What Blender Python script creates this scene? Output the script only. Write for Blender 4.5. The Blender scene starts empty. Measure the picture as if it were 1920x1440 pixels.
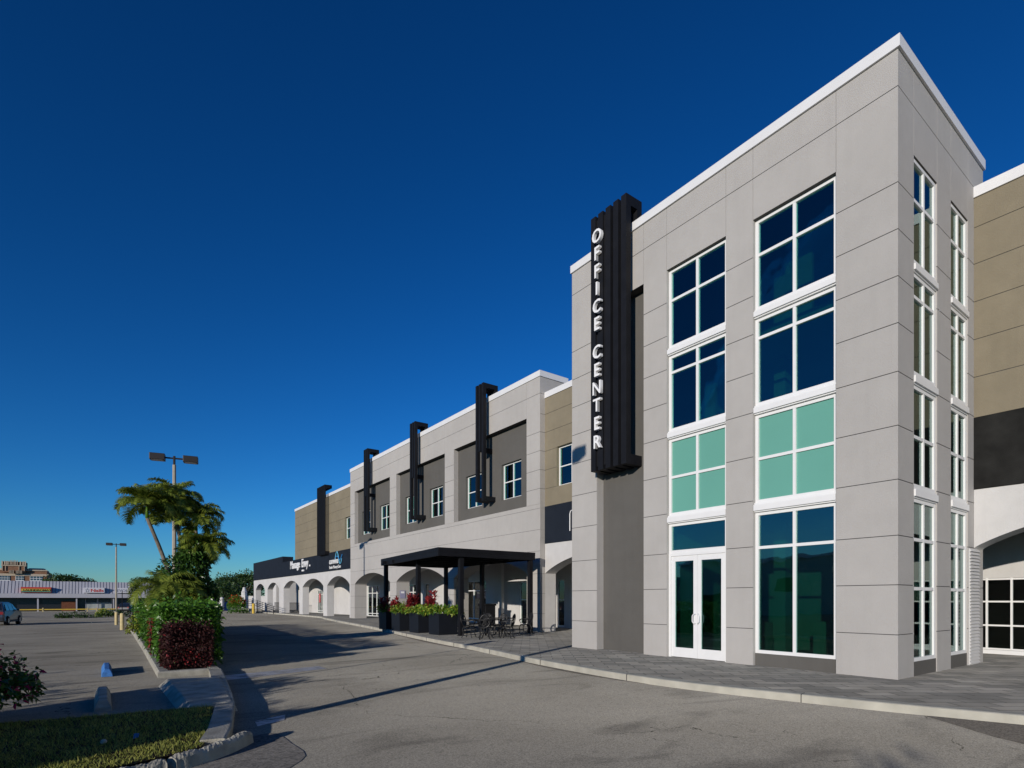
import bpy, bmesh, math, random
from mathutils import Vector, Matrix
random.seed(7)
R = math.radians
C = bpy.context.scene.collection
SC = bpy.context.scene

# ------------------------------------------------------------------ camera
cam = bpy.data.cameras.new('camera'); co = bpy.data.objects.new('camera', cam); C.objects.link(co)
co.location = (0, 0, 1.5); co.rotation_euler = (R(90), 0, -R(36.18))
cam.sensor_width = 36; cam.lens = 1053 / 1920 * 36; cam.shift_y = (1124.5 - 720) / 1920
cam.clip_end = 2000; cam.clip_start = 0.05
SC.camera = co
# ------------------------------------------------------------------ sky and sun
EL, AZ = 12.0, 27.5                     # sun height; heading of the light, measured from +X towards +Y
SDX, SDY = -math.cos(R(AZ)), -math.sin(R(AZ))
w = bpy.data.worlds.new('World'); SC.world = w; w.use_nodes = True
nt = w.node_tree; bg = nt.nodes['Background']
sky = nt.nodes.new('ShaderNodeTexSky'); sky.sky_type = 'NISHITA'; sky.sun_disc = False
sky.sun_elevation = R(EL); sky.sun_rotation = math.atan2(SDX, SDY)
sky.air_density = 1.0; sky.dust_density = 0.0; sky.ozone_density = 6.0
gm = nt.nodes.new('ShaderNodeGamma'); gm.inputs[1].default_value = 1.38
hs = nt.nodes.new('ShaderNodeHueSaturation'); hs.inputs['Saturation'].default_value = 1.04
wb = nt.nodes.new('ShaderNodeMixRGB'); wb.blend_type = 'MULTIPLY'; wb.inputs[0].default_value = 1; wb.inputs[2].default_value = (.88, 1.08, 1.10, 1)
nt.links.new(sky.outputs[0], gm.inputs[0]); nt.links.new(gm.outputs[0], wb.inputs[1]); nt.links.new(wb.outputs[0], hs.inputs['Color'])
nt.links.new(hs.outputs[0], bg.inputs[0]); bg.inputs[1].default_value = 0.059
sl = bpy.data.lights.new('sun', 'SUN'); sl.energy = 3.75; sl.angle = R(0.5); sl.color = (1, .915, .81)
so = bpy.data.objects.new('sun', sl); C.objects.link(so)
ld = Vector((-SDX * math.cos(R(EL)), -SDY * math.cos(R(EL)), -math.sin(R(EL))))
so.rotation_euler = ld.to_track_quat('-Z', 'Y').to_euler()
SC.view_settings.view_transform = 'Standard'; SC.view_settings.look = 'None'
SC.view_settings.exposure = 0.0; SC.view_settings.gamma = 1.0
try: SC.render.engine = 'CYCLES'
except Exception: pass

# ------------------------------------------------------------------ materials
def nodes(m):
    m.use_nodes = True; return m.node_tree.nodes, m.node_tree.links, m.node_tree.nodes['Principled BSDF']
def mat(name, col, rough=.6, spec=.4, var=.0, vs=3., bump=0., bs=40., metal=0., streak=0.):
    m = bpy.data.materials.new(name); n, l, p = nodes(m)
    p.inputs['Base Color'].default_value = (*col, 1); p.inputs['Roughness'].default_value = rough
    p.inputs['Specular IOR Level'].default_value = spec; p.inputs['Metallic'].default_value = metal
    if var or bump or streak:
        tc = n.new('ShaderNodeTexCoord')
    if var or streak:
        nz = n.new('ShaderNodeTexNoise'); nz.inputs['Scale'].default_value = vs; nz.inputs['Detail'].default_value = 6
        mp = n.new('ShaderNodeMapping'); l.new(tc.outputs['Object'], mp.inputs[0]); l.new(mp.outputs[0], nz.inputs[0])
        if streak: mp.inputs['Scale'].default_value = (1, 1, .12)
        mx = n.new('ShaderNodeMixRGB'); v = var or streak
        a = [max(0, c * (1 - v)) for c in col]; b = [min(1, c * (1 + v)) for c in col]
        mx.inputs[1].default_value = (*a, 1); mx.inputs[2].default_value = (*b, 1)
        rmp = n.new('ShaderNodeMapRange'); rmp.inputs[1].default_value = .3; rmp.inputs[2].default_value = .7
        l.new(nz.outputs[0], rmp.inputs[0]); l.new(rmp.outputs[0], mx.inputs[0]); l.new(mx.outputs[0], p.inputs['Base Color'])
    if bump:
        nb = n.new('ShaderNodeTexNoise'); nb.inputs['Scale'].default_value = bs; nb.inputs['Detail'].default_value = 4
        l.new(tc.outputs['Object'], nb.inputs[0]); bp = n.new('ShaderNodeBump'); bp.inputs['Strength'].default_value = bump
        bp.inputs['Distance'].default_value = .01; l.new(nb.outputs[0], bp.inputs['Height']); l.new(bp.outputs[0], p.inputs['Normal'])
    return m
M = {}
def stucco(name, col, amt=.05):
    m = mat(name, col, .92, .18, .0, 1, .9, 70); n, l, p = nodes(m); tc = [x for x in n if x.type == 'TEX_COORD'][0]; prev = None
    for sc, scl, a, lo, hi in ((.45, (1, 1, 1), amt, .35, .65), (3.2, (1, 1, 1), amt * .5, .35, .65), (5., (1, 1, .07), amt * .45, .5, .75)):
        mp = n.new('ShaderNodeMapping'); mp.inputs['Scale'].default_value = scl; l.new(tc.outputs['Object'], mp.inputs[0])
        z = n.new('ShaderNodeTexNoise'); z.inputs['Scale'].default_value = sc; z.inputs['Detail'].default_value = 8; l.new(mp.outputs[0], z.inputs[0])
        r = n.new('ShaderNodeMapRange'); r.inputs[1].default_value = lo; r.inputs[2].default_value = hi; r.inputs[3].default_value = 1 + a * .4; r.inputs[4].default_value = 1 - a; l.new(z.outputs[0], r.inputs[0])
        k = n.new('ShaderNodeMixRGB'); k.blend_type = 'MULTIPLY'; k.inputs[0].default_value = 1; k.inputs[1].default_value = (*col, 1)
        if prev is not None: l.new(prev, k.inputs[1])
        l.new(r.outputs[0], k.inputs[2]); prev = k.outputs[0]
    l.new(prev, p.inputs['Base Color']); return m
M['stucco'] = stucco('grey stucco', (.44, .423, .40))
M['joint'] = mat('joint shadow gap', (.10, .10, .10), .9, .1)
M['charcoal'] = stucco('charcoal stucco', (.118, .113, .104), .07)
M['tan'] = stucco('olive tan stucco', (.24, .208, .148), .09)
M['white_wall'] = stucco('white painted stucco', (.59, .58, .565), .07)
M['cap'] = mat('white metal coping', (.74, .74, .74), .45, .5, .03, 2)
M['frame'] = mat('white aluminium frame', (.78, .78, .77), .4, .5, .02, 4)
M['navy'] = mat('dark navy fascia paint', (.014, .019, .029), .8, .15, .15, 1.5, .3, 60)
M['black'] = mat('black coated steel', (.009, .0095, .012), .6, .2, .2, 3)
M['blackrough'] = mat('black cast metal', (.012, .012, .013), .5, .5, .2, 8)
M['concrete'] = mat('kerb concrete', (.46, .44, .37), .95, .1, .16, 2.5, .8, 60)
M['oldconcrete'] = mat('weathered concrete', (.36, .345, .29), .95, .1, .28, 4., 1., 40)
M['soil'] = mat('dark soil mulch', (.035, .024, .017), 1, .1, .4, 12, 1, 30)
M['pole'] = mat('tan concrete pole', (.36, .32, .25), .8, .2, .1, 5)
M['bronze'] = mat('dark bronze housing', (.02, .016, .014), .5, .4, .1, 5)
M['lens'] = mat('lamp lens', (.25, .25, .23), .25, .5)
M['yellow'] = mat('yellow painted pipe', (.62, .42, .05), .5, .4, .15, 6)
M['cream'] = mat('faded cream pipe', (.55, .44, .22), .6, .3, .15, 6)
M['roofing'] = mat('flat roofing', (.35, .35, .34), .9, .1, .05, 2)
M['inwall'] = mat('interior pale wall', (.42, .45, .41), .9, .2, .03, 1)
M['blind'] = mat('pale window blind', (.62, .62, .54), .8, .2, .04, 3)
M['infloor'] = mat('interior floor', (.12, .12, .11), .6, .3, .1, 1)
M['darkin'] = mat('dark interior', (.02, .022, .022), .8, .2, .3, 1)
M['letter'] = mat('white letter face', (.84, .84, .84), .5, .4, .02, 5)
M['bluetube'] = mat('blue logo tube', (.03, .22, .55), .4, .5, .05, 5)  # plain blue colour, no emission
M['cyan'] = mat('pale blue logo tube', (.15, .5, .72), .4, .5, .05, 5)
M['bluepaint'] = mat('blue painted concrete', (.06, .20, .50), .7, .3, .35, 9, .6, 50)
M['rubber'] = mat('tyre rubber', (.012, .012, .013), .85, .2, .1, 6)
M['rim'] = mat('alloy rim', (.35, .36, .38), .35, .6, .05, 6, metal=.7)
M['carpaint'] = mat('grey car paint', (.07, .08, .10), .28, .6, .04, 3, metal=.4)
M['carpaint2'] = mat('black car paint', (.02, .02, .024), .25, .6, .04, 3)
M['carglass'] = mat('car glass', (.01, .014, .02), .06, .9)
M['taillight'] = mat('red tail light', (.25, .01, .01), .3, .6)
M['plastic'] = mat('black plastic trim', (.015, .015, .016), .6, .3)
M['brick'] = mat('far red brick', (.24, .13, .08), .9, .2, .2, 2)
M['limestone'] = mat('pale limestone trim', (.50, .42, .32), .9, .2, .1, 2)
M['brick2'] = mat('brown brick pier', (.15, .06, .035), .9, .2, .3, 6)
M['palegreen'] = mat('pale green wall', (.45, .52, .46), .9, .2, .05, .5)
M['bluebox'] = mat('blue barrel plastic', (.05, .12, .35), .5, .4, .1, 3)
M['plaque'] = mat('lilac plaque', (.30, .29, .42), .5, .4, .05, 8)
M['bark'] = mat('palm trunk bark', (.17, .145, .115), .95, .1, .3, 9, 1, 25)
M['bark2'] = mat('grey bark', (.12, .10, .08), .95, .1, .3, 9, 1, 25)

def glass(name, tint, refl, base):
    m = bpy.data.materials.new(name); m.use_nodes = True; n = m.node_tree.nodes; l = m.node_tree.links
    n.clear(); out = n.new('ShaderNodeOutputMaterial')
    tr = n.new('ShaderNodeBsdfTransparent'); tr.inputs[0].default_value = (*tint, 1)
    gl = n.new('ShaderNodeBsdfGlossy'); gl.inputs['Roughness'].default_value = .015; gl.inputs[0].default_value = (*refl, 1)
    tc = n.new('ShaderNodeTexCoord'); nz = n.new('ShaderNodeTexNoise'); nz.inputs['Scale'].default_value = .9
    l.new(tc.outputs['Object'], nz.inputs[0]); bp = n.new('ShaderNodeBump'); bp.inputs['Strength'].default_value = .06
    bp.inputs['Distance'].default_value = .02; l.new(nz.outputs[0], bp.inputs['Height']); l.new(bp.outputs[0], gl.inputs['Normal'])
    bp.inputs['Strength'].default_value = .25; fr = n.new('ShaderNodeFresnel'); fr.inputs[0].default_value = 1.6
    mr = n.new('ShaderNodeMapRange'); mr.inputs[3].default_value = base; mr.inputs[4].default_value = 1
    l.new(fr.outputs[0], mr.inputs[0])
    mx = n.new('ShaderNodeMixShader'); l.new(mr.outputs[0], mx.inputs[0]); l.new(tr.outputs[0], mx.inputs[1]); l.new(gl.outputs[0], mx.inputs[2])
    l.new(mx.outputs[0], out.inputs[0]); return m
M['glass'] = glass('teal tinted glass', (.30, .55, .48), (.72, .92, .95), .10)
M['sideglass'] = glass('lightened side glass', (.66, .86, .72), (.75, .92, .88), .06)  # tower glass with a lighter tint, to brighten the side windows
M['clear'] = glass('clear shop glass', (.45, .50, .48), (.9, .95, .95), .06)
M['spandrel'] = mat('mint spandrel glass', (.14, .37, .29), .12, .5, .03, .6)

def leafmat(name, c1, c2, trans=.35, rough=.45):
    m = bpy.data.materials.new(name); m.use_nodes = True; n = m.node_tree.nodes; l = m.node_tree.links
    p = n['Principled BSDF']; out = n['Material Output']
    tc = n.new('ShaderNodeTexCoord'); wn = n.new('ShaderNodeTexWhiteNoise'); wn.noise_dimensions = '1D'
    at = n.new('ShaderNodeAttribute'); at.attribute_name = 'leafid'; l.new(at.outputs['Fac'], wn.inputs['W'])
    nz = n.new('ShaderNodeTexNoise'); nz.inputs['Scale'].default_value = 2.2; l.new(tc.outputs['Object'], nz.inputs[0])
    ad = n.new('ShaderNodeMath'); ad.operation = 'ADD'; l.new(wn.outputs['Value'], ad.inputs[0]); l.new(nz.outputs[0], ad.inputs[1])
    mr = n.new('ShaderNodeMapRange'); mr.inputs[1].default_value = .35; mr.inputs[2].default_value = 1.4; l.new(ad.outputs[0], mr.inputs[0])
    mx = n.new('ShaderNodeMixRGB'); mx.inputs[1].default_value = (*c1, 1); mx.inputs[2].default_value = (*c2, 1); l.new(mr.outputs[0], mx.inputs[0])
    l.new(mx.outputs[0], p.inputs['Base Color']); p.inputs['Roughness'].default_value = rough; p.inputs['Specular IOR Level'].default_value = .35
    tl = n.new('ShaderNodeBsdfTranslucent'); l.new(mx.outputs[0], tl.inputs[0])
    ms = n.new('ShaderNodeMixShader'); ms.inputs[0].default_value = trans
    l.new(p.outputs[0], ms.inputs[1]); l.new(tl.outputs[0], ms.inputs[2]); l.new(ms.outputs[0], out.inputs[0]); return m
M['hedge'] = leafmat('glossy hedge leaf', (.026, .09, .010), (.10, .22, .025), .25, .3)
M['maroon'] = leafmat('maroon leaf', (.020, .005, .006), (.055, .013, .011), .2, .7)
M['redleaf'] = leafmat('crimson leaf', (.16, .012, .02), (.42, .06, .06), .3)
M['lime'] = leafmat('lime leaf', (.16, .24, .02), (.42, .48, .06), .35)
M['green'] = leafmat('fresh green leaf', (.05, .15, .015), (.14, .28, .03), .3)
M['palm'] = leafmat('palm leaflet', (.07, .13, .018), (.31, .36, .055), .35, .4)
M['darkgreen'] = leafmat('dark tree leaf', (.015, .04, .01), (.06, .11, .025), .2)
M['shrub'] = leafmat('dark shrub leaf', (.018, .05, .01), (.07, .15, .025), .2, .35)
M['magenta'] = leafmat('magenta bract', (.30, .01, .06), (.55, .03, .13), .4)
M['orange'] = leafmat('orange red bloom', (.35, .03, .01), (.55, .09, .02), .4)
M['grassblade'] = leafmat('grass blade', (.10, .15, .02), (.42, .42, .10), .3, .6)

def asphalt(name, a, b, dark, sc, crack=True):
    m = bpy.data.materials.new(name); m.use_nodes = True; n = m.node_tree.nodes; l = m.node_tree.links
    n.clear(); out = n.new('ShaderNodeOutputMaterial'); df = n.new('ShaderNodeBsdfDiffuse'); df.inputs['Roughness'].default_value = 1
    tc = n.new('ShaderNodeTexCoord')
    def noise(s, d=5, dist=0, scl=None):
        z = n.new('ShaderNodeTexNoise'); z.inputs['Scale'].default_value = s; z.inputs['Detail'].default_value = d; z.inputs['Distortion'].default_value = dist
        if scl:
            mp = n.new('ShaderNodeMapping'); mp.inputs['Scale'].default_value = scl; l.new(tc.outputs['Object'], mp.inputs[0]); l.new(mp.outputs[0], z.inputs[0])
        else: l.new(tc.outputs['Object'], z.inputs[0])
        return z.outputs[0]
    def rng(x, lo, hi, o0=0, o1=1):
        r = n.new('ShaderNodeMapRange'); r.inputs[1].default_value = lo; r.inputs[2].default_value = hi; r.inputs[3].default_value = o0; r.inputs[4].default_value = o1
        l.new(x, r.inputs[0]); return r.outputs[0]
    def mix(f, x, y, mode='MIX'):
        k = n.new('ShaderNodeMixRGB'); k.blend_type = mode
        if isinstance(f, float): k.inputs[0].default_value = f
        else: l.new(f, k.inputs[0])
        for i, v in ((1, x), (2, y)):
            if isinstance(v, tuple): k.inputs[i].default_value = (*v, 1)
            else: l.new(v, k.inputs[i])
        return k.outputs[0]
    c = mix(rng(noise(.28, 6, .6), .35, .68), a, b)
    c = mix(rng(noise(.9, 8, 1.2, (.35, 1.1, 1)), .53, .68, 0, .75), c, dark)                 # long worn drag marks and stains
    c = mix(rng(noise(7, 8, .5), .6, .75, 0, .5), c, dark)
    c = mix(rng(noise(.13, 4, .8), .42, .6, 0, .35), c, tuple(min(1, x * 1.22) for x in b))
    vo = n.new('ShaderNodeTexVoronoi'); vo.inputs['Scale'].default_value = sc; l.new(tc.outputs['Object'], vo.inputs[0])
    sep = n.new('ShaderNodeSeparateColor'); l.new(vo.outputs['Color'], sep.inputs[0])
    c = mix(1.0, c, mix(rng(sep.outputs[0], .0, 1.), (.68, .68, .68), (1.34, 1.32, 1.29)), 'MULTIPLY')   # exposed stones
    if crack:
        for s, wd, th in ((.22, .0019, .52), (.55, .0022, .58)):
            v2 = n.new('ShaderNodeTexVoronoi'); v2.feature = 'DISTANCE_TO_EDGE'; v2.inputs['Scale'].default_value = s
            nn = n.new('ShaderNodeTexNoise'); nn.inputs['Scale'].default_value = 2.5; nn.inputs['Detail'].default_value = 6; l.new(tc.outputs['Object'], nn.inputs[0])
            vm = n.new('ShaderNodeVectorMath'); vm.operation = 'SCALE'; vm.inputs['Scale'].default_value = .55; l.new(nn.outputs['Color'], vm.inputs[0])
            va = n.new('ShaderNodeVectorMath'); l.new(tc.outputs['Object'], va.inputs[0]); l.new(vm.outputs[0], va.inputs[1]); l.new(va.outputs[0], v2.inputs[0])
            ck = rng(v2.outputs['Distance'], wd * .4, wd, 1, 0)
            msk = rng(noise(.35, 3), th - .02, th + .05)
            mu = n.new('ShaderNodeMath'); mu.operation = 'MULTIPLY'; l.new(ck, mu.inputs[0]); l.new(msk, mu.inputs[1])
            c = mix(mu.outputs[0], c, tuple(x * .22 for x in dark))
    l.new(c, df.inputs[0])
    bp = n.new('ShaderNodeBump'); bp.inputs['Strength'].default_value = .35; bp.inputs['Distance'].default_value = .004
    l.new(vo.outputs['Distance'], bp.inputs['Height']); l.new(bp.outputs[0], df.inputs['Normal'])
    l.new(df.outputs[0], out.inputs[0]); return m
M['asphalt'] = asphalt('worn aggregate asphalt', (.180, .172, .150), (.232, .223, .195), (.095, .091, .082), 95)
M['patch'] = asphalt('coarse dark asphalt patch', (.10, .098, .096), (.14, .136, .13), (.06, .06, .06), 38, False)
M['gutter'] = asphalt('dark gutter asphalt', (.09, .085, .075), (.12, .11, .10), (.06, .06, .055), 60, False)

def paverm():
    m = mat('grey concrete paver', (.2, .2, .19), .9, .15, 0, 1, .5, 60); n, l, p = nodes(m)
    tc = [x for x in n if x.type == 'TEX_COORD'][0]
    mp = n.new('ShaderNodeMapping'); mp.inputs['Rotation'].default_value = (0, 0, R(38)); l.new(tc.outputs['Object'], mp.inputs[0])
    br = n.new('ShaderNodeTexBrick'); br.inputs['Scale'].default_value = 1; br.inputs['Brick Width'].default_value = .58; br.inputs['Row Height'].default_value = .29
    br.inputs['Mortar Size'].default_value = .011; br.inputs['Color1'].default_value = (.10, .10, .095, 1); br.inputs['Color2'].default_value = (.18, .175, .16, 1)
    br.inputs['Mortar'].default_value = (.05, .05, .048, 1); br.offset = .5; br.inputs['Bias'].default_value = .1
    l.new(mp.outputs[0], br.inputs[0])
    nz = n.new('ShaderNodeTexNoise'); nz.inputs['Scale'].default_value = 1.3; nz.inputs['Detail'].default_value = 8; l.new(tc.outputs['Object'], nz.inputs[0])
    mr = n.new('ShaderNodeMapRange'); mr.inputs[1].default_value = .3; mr.inputs[2].default_value = .7; mr.inputs[3].default_value = .82; mr.inputs[4].default_value = 1.2; l.new(nz.outputs[0], mr.inputs[0])
    mx = n.new('ShaderNodeMixRGB'); mx.blend_type = 'MULTIPLY'; mx.inputs[0].default_value = 1; l.new(br.outputs[0], mx.inputs[1]); l.new(mr.outputs[0], mx.inputs[2])
    l.new(mx.outputs[0], p.inputs['Base Color']); p.inputs['Diffuse Roughness'].default_value = 1.0
    return m
M['paver'] = paverm()
def wornpaint():
    m = mat('worn white road paint', (.5, .5, .5), .8, .2); n, l, p = nodes(m)
    tc = n.new('ShaderNodeTexCoord'); mp = n.new('ShaderNodeMapping'); mp.inputs['Rotation'].default_value = (0, 0, R(-20)); mp.inputs['Scale'].default_value = (1, 6, 1); l.new(tc.outputs['Object'], mp.inputs[0])
    nz = n.new('ShaderNodeTexNoise'); nz.inputs['Scale'].default_value = 4; nz.inputs['Detail'].default_value = 6; l.new(mp.outputs[0], nz.inputs[0])
    mr = n.new('ShaderNodeMapRange'); mr.inputs[1].default_value = .36; mr.inputs[2].default_value = .48; l.new(nz.outputs[0], mr.inputs[0]); l.new(mr.outputs[0], p.inputs['Alpha'])
    return m
M['wornpaint'] = wornpaint()
def ribroof():
    m = mat('ribbed mansard metal', (.42, .42, .46), .5, .4, .05, .6)
    return m
M['ribs'] = ribroof(); M['ribdark'] = mat('dark mansard rib seam', (.12, .12, .14), .6, .3)  # darker colour for the raised roof seams

# ------------------------------------------------------------------ mesh helpers
class MB:
    def __init__(s): s.v = []; s.f = []; s.m = []; s.mats = []; s.id = []; s.cur = 0
    def mi(s, m):
        if m not in s.mats: s.mats.append(m)
        return s.mats.index(m)
    def face(s, pts, m):
        i = len(s.v); s.v += [tuple(p) for p in pts]; s.f.append(tuple(range(i, i + len(pts)))); s.m.append(s.mi(m)); s.id.append(s.cur)
    def idx(s, vs, fs, m):
        i = len(s.v); s.v += [tuple(p) for p in vs]; k = s.mi(m)
        for f in fs: s.f.append(tuple(i + a for a in f)); s.m.append(k); s.id.append(s.cur)
    def box(s, x0, x1, y0, y1, z0, z1, m):
        x0, x1 = sorted((x0, x1)); y0, y1 = sorted((y0, y1)); z0, z1 = sorted((z0, z1))
        s.idx([(x0, y0, z0), (x1, y0, z0), (x1, y1, z0), (x0, y1, z0), (x0, y0, z1), (x1, y0, z1), (x1, y1, z1), (x0, y1, z1)],
              [(3, 2, 1, 0), (4, 5, 6, 7), (0, 1, 5, 4), (1, 2, 6, 5), (2, 3, 7, 6), (3, 0, 4, 7)], m)
    def prism(s, poly, lo, hi, m, top=None):       # poly in xy (counterclockwise), lo/hi z; top: material of the top
        n = len(poly)
        s.idx([(x, y, lo) for x, y in poly] + [(x, y, hi) for x, y in poly], [tuple((i, (i + 1) % n, n + (i + 1) % n, n + i)) for i in range(n)], m)
        s.face([(x, y, hi) for x, y in poly], top or m); s.face([(x, y, lo) for x, y in reversed(poly)], m)
    def extr(s, poly, axis, a, b, m):              # poly of (u, z); axis 'X': u is y, extruded in x; axis 'Y': u is x
        n = len(poly); P = (lambda u, z, d: (d, u, z)) if axis == 'X' else (lambda u, z, d: (u, d, z))
        s.face([P(u, z, a) for u, z in poly], m); s.face([P(u, z, b) for u, z in reversed(poly)], m)
        for i in range(n):
            (u0, z0), (u1, z1) = poly[i], poly[(i + 1) % n]
            s.face([P(u0, z0, a), P(u0, z0, b), P(u1, z1, b), P(u1, z1, a)], m)
    def tube(s, pts, rad, m, k=6, cap=True):
        pts = [Vector(p) for p in pts]; n = len(pts); rr = rad if isinstance(rad, (list, tuple)) else [rad] * n
        vs = []; up = None
        for i, p in enumerate(pts):
            d = (pts[min(i + 1, n - 1)] - pts[max(i - 1, 0)])
            if d.length < 1e-9: d = Vector((0, 0, 1))
            d.normalize()
            a = d.cross(Vector((0, 0, 1)) if abs(d.z) < .9 else Vector((1, 0, 0))) if up is None else up - d * up.dot(d)
            a.normalize(); up = a; b = d.cross(a)
            for j in range(k):
                t = 2 * math.pi * j / k + (math.pi / k); vs.append(p + (a * math.cos(t) + b * math.sin(t)) * rr[i])
        fs = [(i * k + j, i * k + (j + 1) % k, (i + 1) * k + (j + 1) % k, (i + 1) * k + j) for i in range(n - 1) for j in range(k)]
        if cap: fs += [tuple(reversed(range(k))), tuple(range((n - 1) * k, n * k))]
        s.idx(vs, fs, m)
    def lathe(s, prof, m, k=16, c=(0, 0, 0)):      # prof list of (r, z)
        vs = [(c[0] + r * math.cos(2 * math.pi * j / k), c[1] + r * math.sin(2 * math.pi * j / k), c[2] + z) for r, z in prof for j in range(k)]
        n = len(prof); fs = [(i * k + j, i * k + (j + 1) % k, (i + 1) * k + (j + 1) % k, (i + 1) * k + j) for i in range(n - 1) for j in range(k)]
        fs += [tuple(reversed(range(k))), tuple(range((n - 1) * k, n * k))]; s.idx(vs, fs, m)
    def build(s, name, parent=None, smooth=False, ids=False, bevel=0):
        me = bpy.data.meshes.new(name); me.from_pydata(s.v, [], s.f)
        for m in s.mats: me.materials.append(M[m])
        me.polygons.foreach_set('material_index', s.m)
        if smooth: me.polygons.foreach_set('use_smooth', [True] * len(s.f))
        if ids:
            at = me.attributes.new('leafid', 'FLOAT', 'FACE'); at.data.foreach_set('value', [float(x) for x in s.id])
        me.update(); o = bpy.data.objects.new(name, me); C.objects.link(o)
        if parent: o.parent = parent
        if bevel:
            b = o.modifiers.new('b', 'BEVEL'); b.width = bevel; b.segments = 2; b.limit_method = 'ANGLE'
        return o
def tag(o, label=None, cat=None, group=None, kind=None):
    if label: o['label'] = label
    if cat: o['category'] = cat
    if group: o['group'] = group
    if kind: o['kind'] = kind
    return o
def thing(name, label, cat, loc=(0, 0, 0), rz=0, group=None):
    o = bpy.data.objects.new(name, None); o.empty_display_size = .2; C.objects.link(o)
    o.location = loc; o.rotation_euler = (0, 0, rz); return tag(o, label, cat, group)
def dup(root, loc, rz=0, label=None, cat=None, scale=None):
    r = root.copy(); C.objects.link(r); r.location = loc; r.rotation_euler = (0, 0, rz)
    if scale: r.scale = (scale,) * 3
    if label: r['label'] = label
    for ch in list(root.children):
        c = ch.copy(); C.objects.link(c); c.parent = r
        for g in ch.children:
            d = g.copy(); C.objects.link(d); d.parent = c
    return r
def text(body, size, ext, mt, name, parent, loc, rot, bold=0., align='LEFT', sx=1.):
    cu = bpy.data.curves.new(name, 'FONT'); cu.body = body; cu.size = size; cu.extrude = ext; cu.offset = bold
    cu.align_x = align; cu.resolution_u = 3
    o = bpy.data.objects.new(name, cu); C.objects.link(o); dg = bpy.context.evaluated_depsgraph_get(); dg.update()
    me = bpy.data.meshes.new_from_object(o.evaluated_get(dg)); bpy.data.objects.remove(o); bpy.data.curves.remove(cu)
    me.name = name; me.materials.clear(); me.materials.append(M[mt])
    t = bpy.data.objects.new(name, me); C.objects.link(t); t.location = loc; t.rotation_euler = rot; t.scale = (sx, 1, 1)
    if parent: t.parent = parent
    return t
RX = (R(90), 0, R(-90))      # lettering that faces -X
RY = (R(90), 0, 0)           # lettering that faces -Y

# ------------------------------------------------------------------ ground
def sm(t): t = max(0, min(1, t)); return t * t * (3 - 2 * t)
def zg(x, y):                                     # the parking lot falls gently away to the left
    if y < 14: return -.13
    lo, hi = .03 * y + .3, .10 * y + 1.2
    return -.13 - .0061 * (y - 14) * (1 - sm((x - lo) / (hi - lo)))
xs = [-400, -250, -150, -100, -70, -50, -35, -25, -18] + [-14 + i * 1. for i in range(45)] + [35, 45, 60, 90, 150, 250, 400]
ys = [-200, -100, -50, -25, -10, 0, 7] + [14 + 2.5 * i for i in range(30)] + [95, 105, 120, 140, 150, 170, 200, 260, 400, 700]
mb = MB(); nx = len(xs)
mb.idx([(x, y, zg(x, min(y, 200))) for y in ys for x in xs], [(j * nx + i, j * nx + i + 1, (j + 1) * nx + i + 1, (j + 1) * nx + i) for j in range(len(ys) - 1) for i in range(nx - 1)], 'asphalt')
tag(mb.build('parking_lot_ground'), kind='structure')

def catmull(P, n=6):
    out = []
    for i in range(len(P) - 1):
        p0, p1, p2, p3 = P[max(i - 1, 0)], P[i], P[i + 1], P[min(i + 2, len(P) - 1)]
        for k in range(n):
            t = k / n
            out.append(tuple(.5 * ((2 * p1[a]) + (-p0[a] + p2[a]) * t + (2 * p0[a] - 5 * p1[a] + 4 * p2[a] - p3[a]) * t * t + (-p0[a] + 3 * p1[a] - 3 * p2[a] + p3[a]) * t ** 3) for a in range(2)))
    return out + [P[-1]]
def offset(P, d):
    out = []
    for i in range(len(P)):
        a = Vector(P[max(i - 1, 0)]); b = Vector(P[min(i + 1, len(P) - 1)]); t = (b - a).normalized(); nrm = Vector((t.y, -t.x))
        out.append((P[i][0] + nrm.x * d, P[i][1] + nrm.y * d))
    return out
K = catmull([(30, -14), (17, -7.5), (12.2, -2.6), (10.5, 0), (9.67, 1.96), (8.95, 4.48), (8.52, 7.2), (8.84, 10.9), (9.58, 14.8), (10.36, 19.9), (12.09, 29.5), (13.6, 39), (15.0, 47), (15.85, 52), (15.9, 66), (15.9, 84)])
def kerb(name, P, wd, top, bot, m, jit=0, joint=0, closed=False, bullnose=.035):
    a = MB(); Q = P
    prof = [(0, bot), (0.012, top - bullnose), (bullnose * .35, top - bullnose * .3), (bullnose, top), (wd, top), (wd, bot)]
    lay = [offset(Q, d) for d, _ in prof]
    rnd = random.Random(3); acc = 0; vs = []
    for i in range(len(Q)):
        for k, (d, z) in enumerate(prof):
            x, y = lay[k][i]; j = jit if 0 < k < 5 else 0
            zz = z(x, y) if callable(z) else z
            vs.append((x + rnd.uniform(-j, j), y + rnd.uniform(-j, j), zz + rnd.uniform(-j, j * .5)))
    np_ = len(prof)
    a.idx(vs, [(i * np_ + k + 1, i * np_ + k, (i + 1) * np_ + k, (i + 1) * np_ + k + 1) for i in range(len(Q) - 1) for k in range(np_ - 1)] + [tuple(range(np_)), tuple(reversed(range((len(Q) - 1) * np_, len(Q) * np_)))], m)
    return tag(a.build(name), kind='structure')
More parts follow.
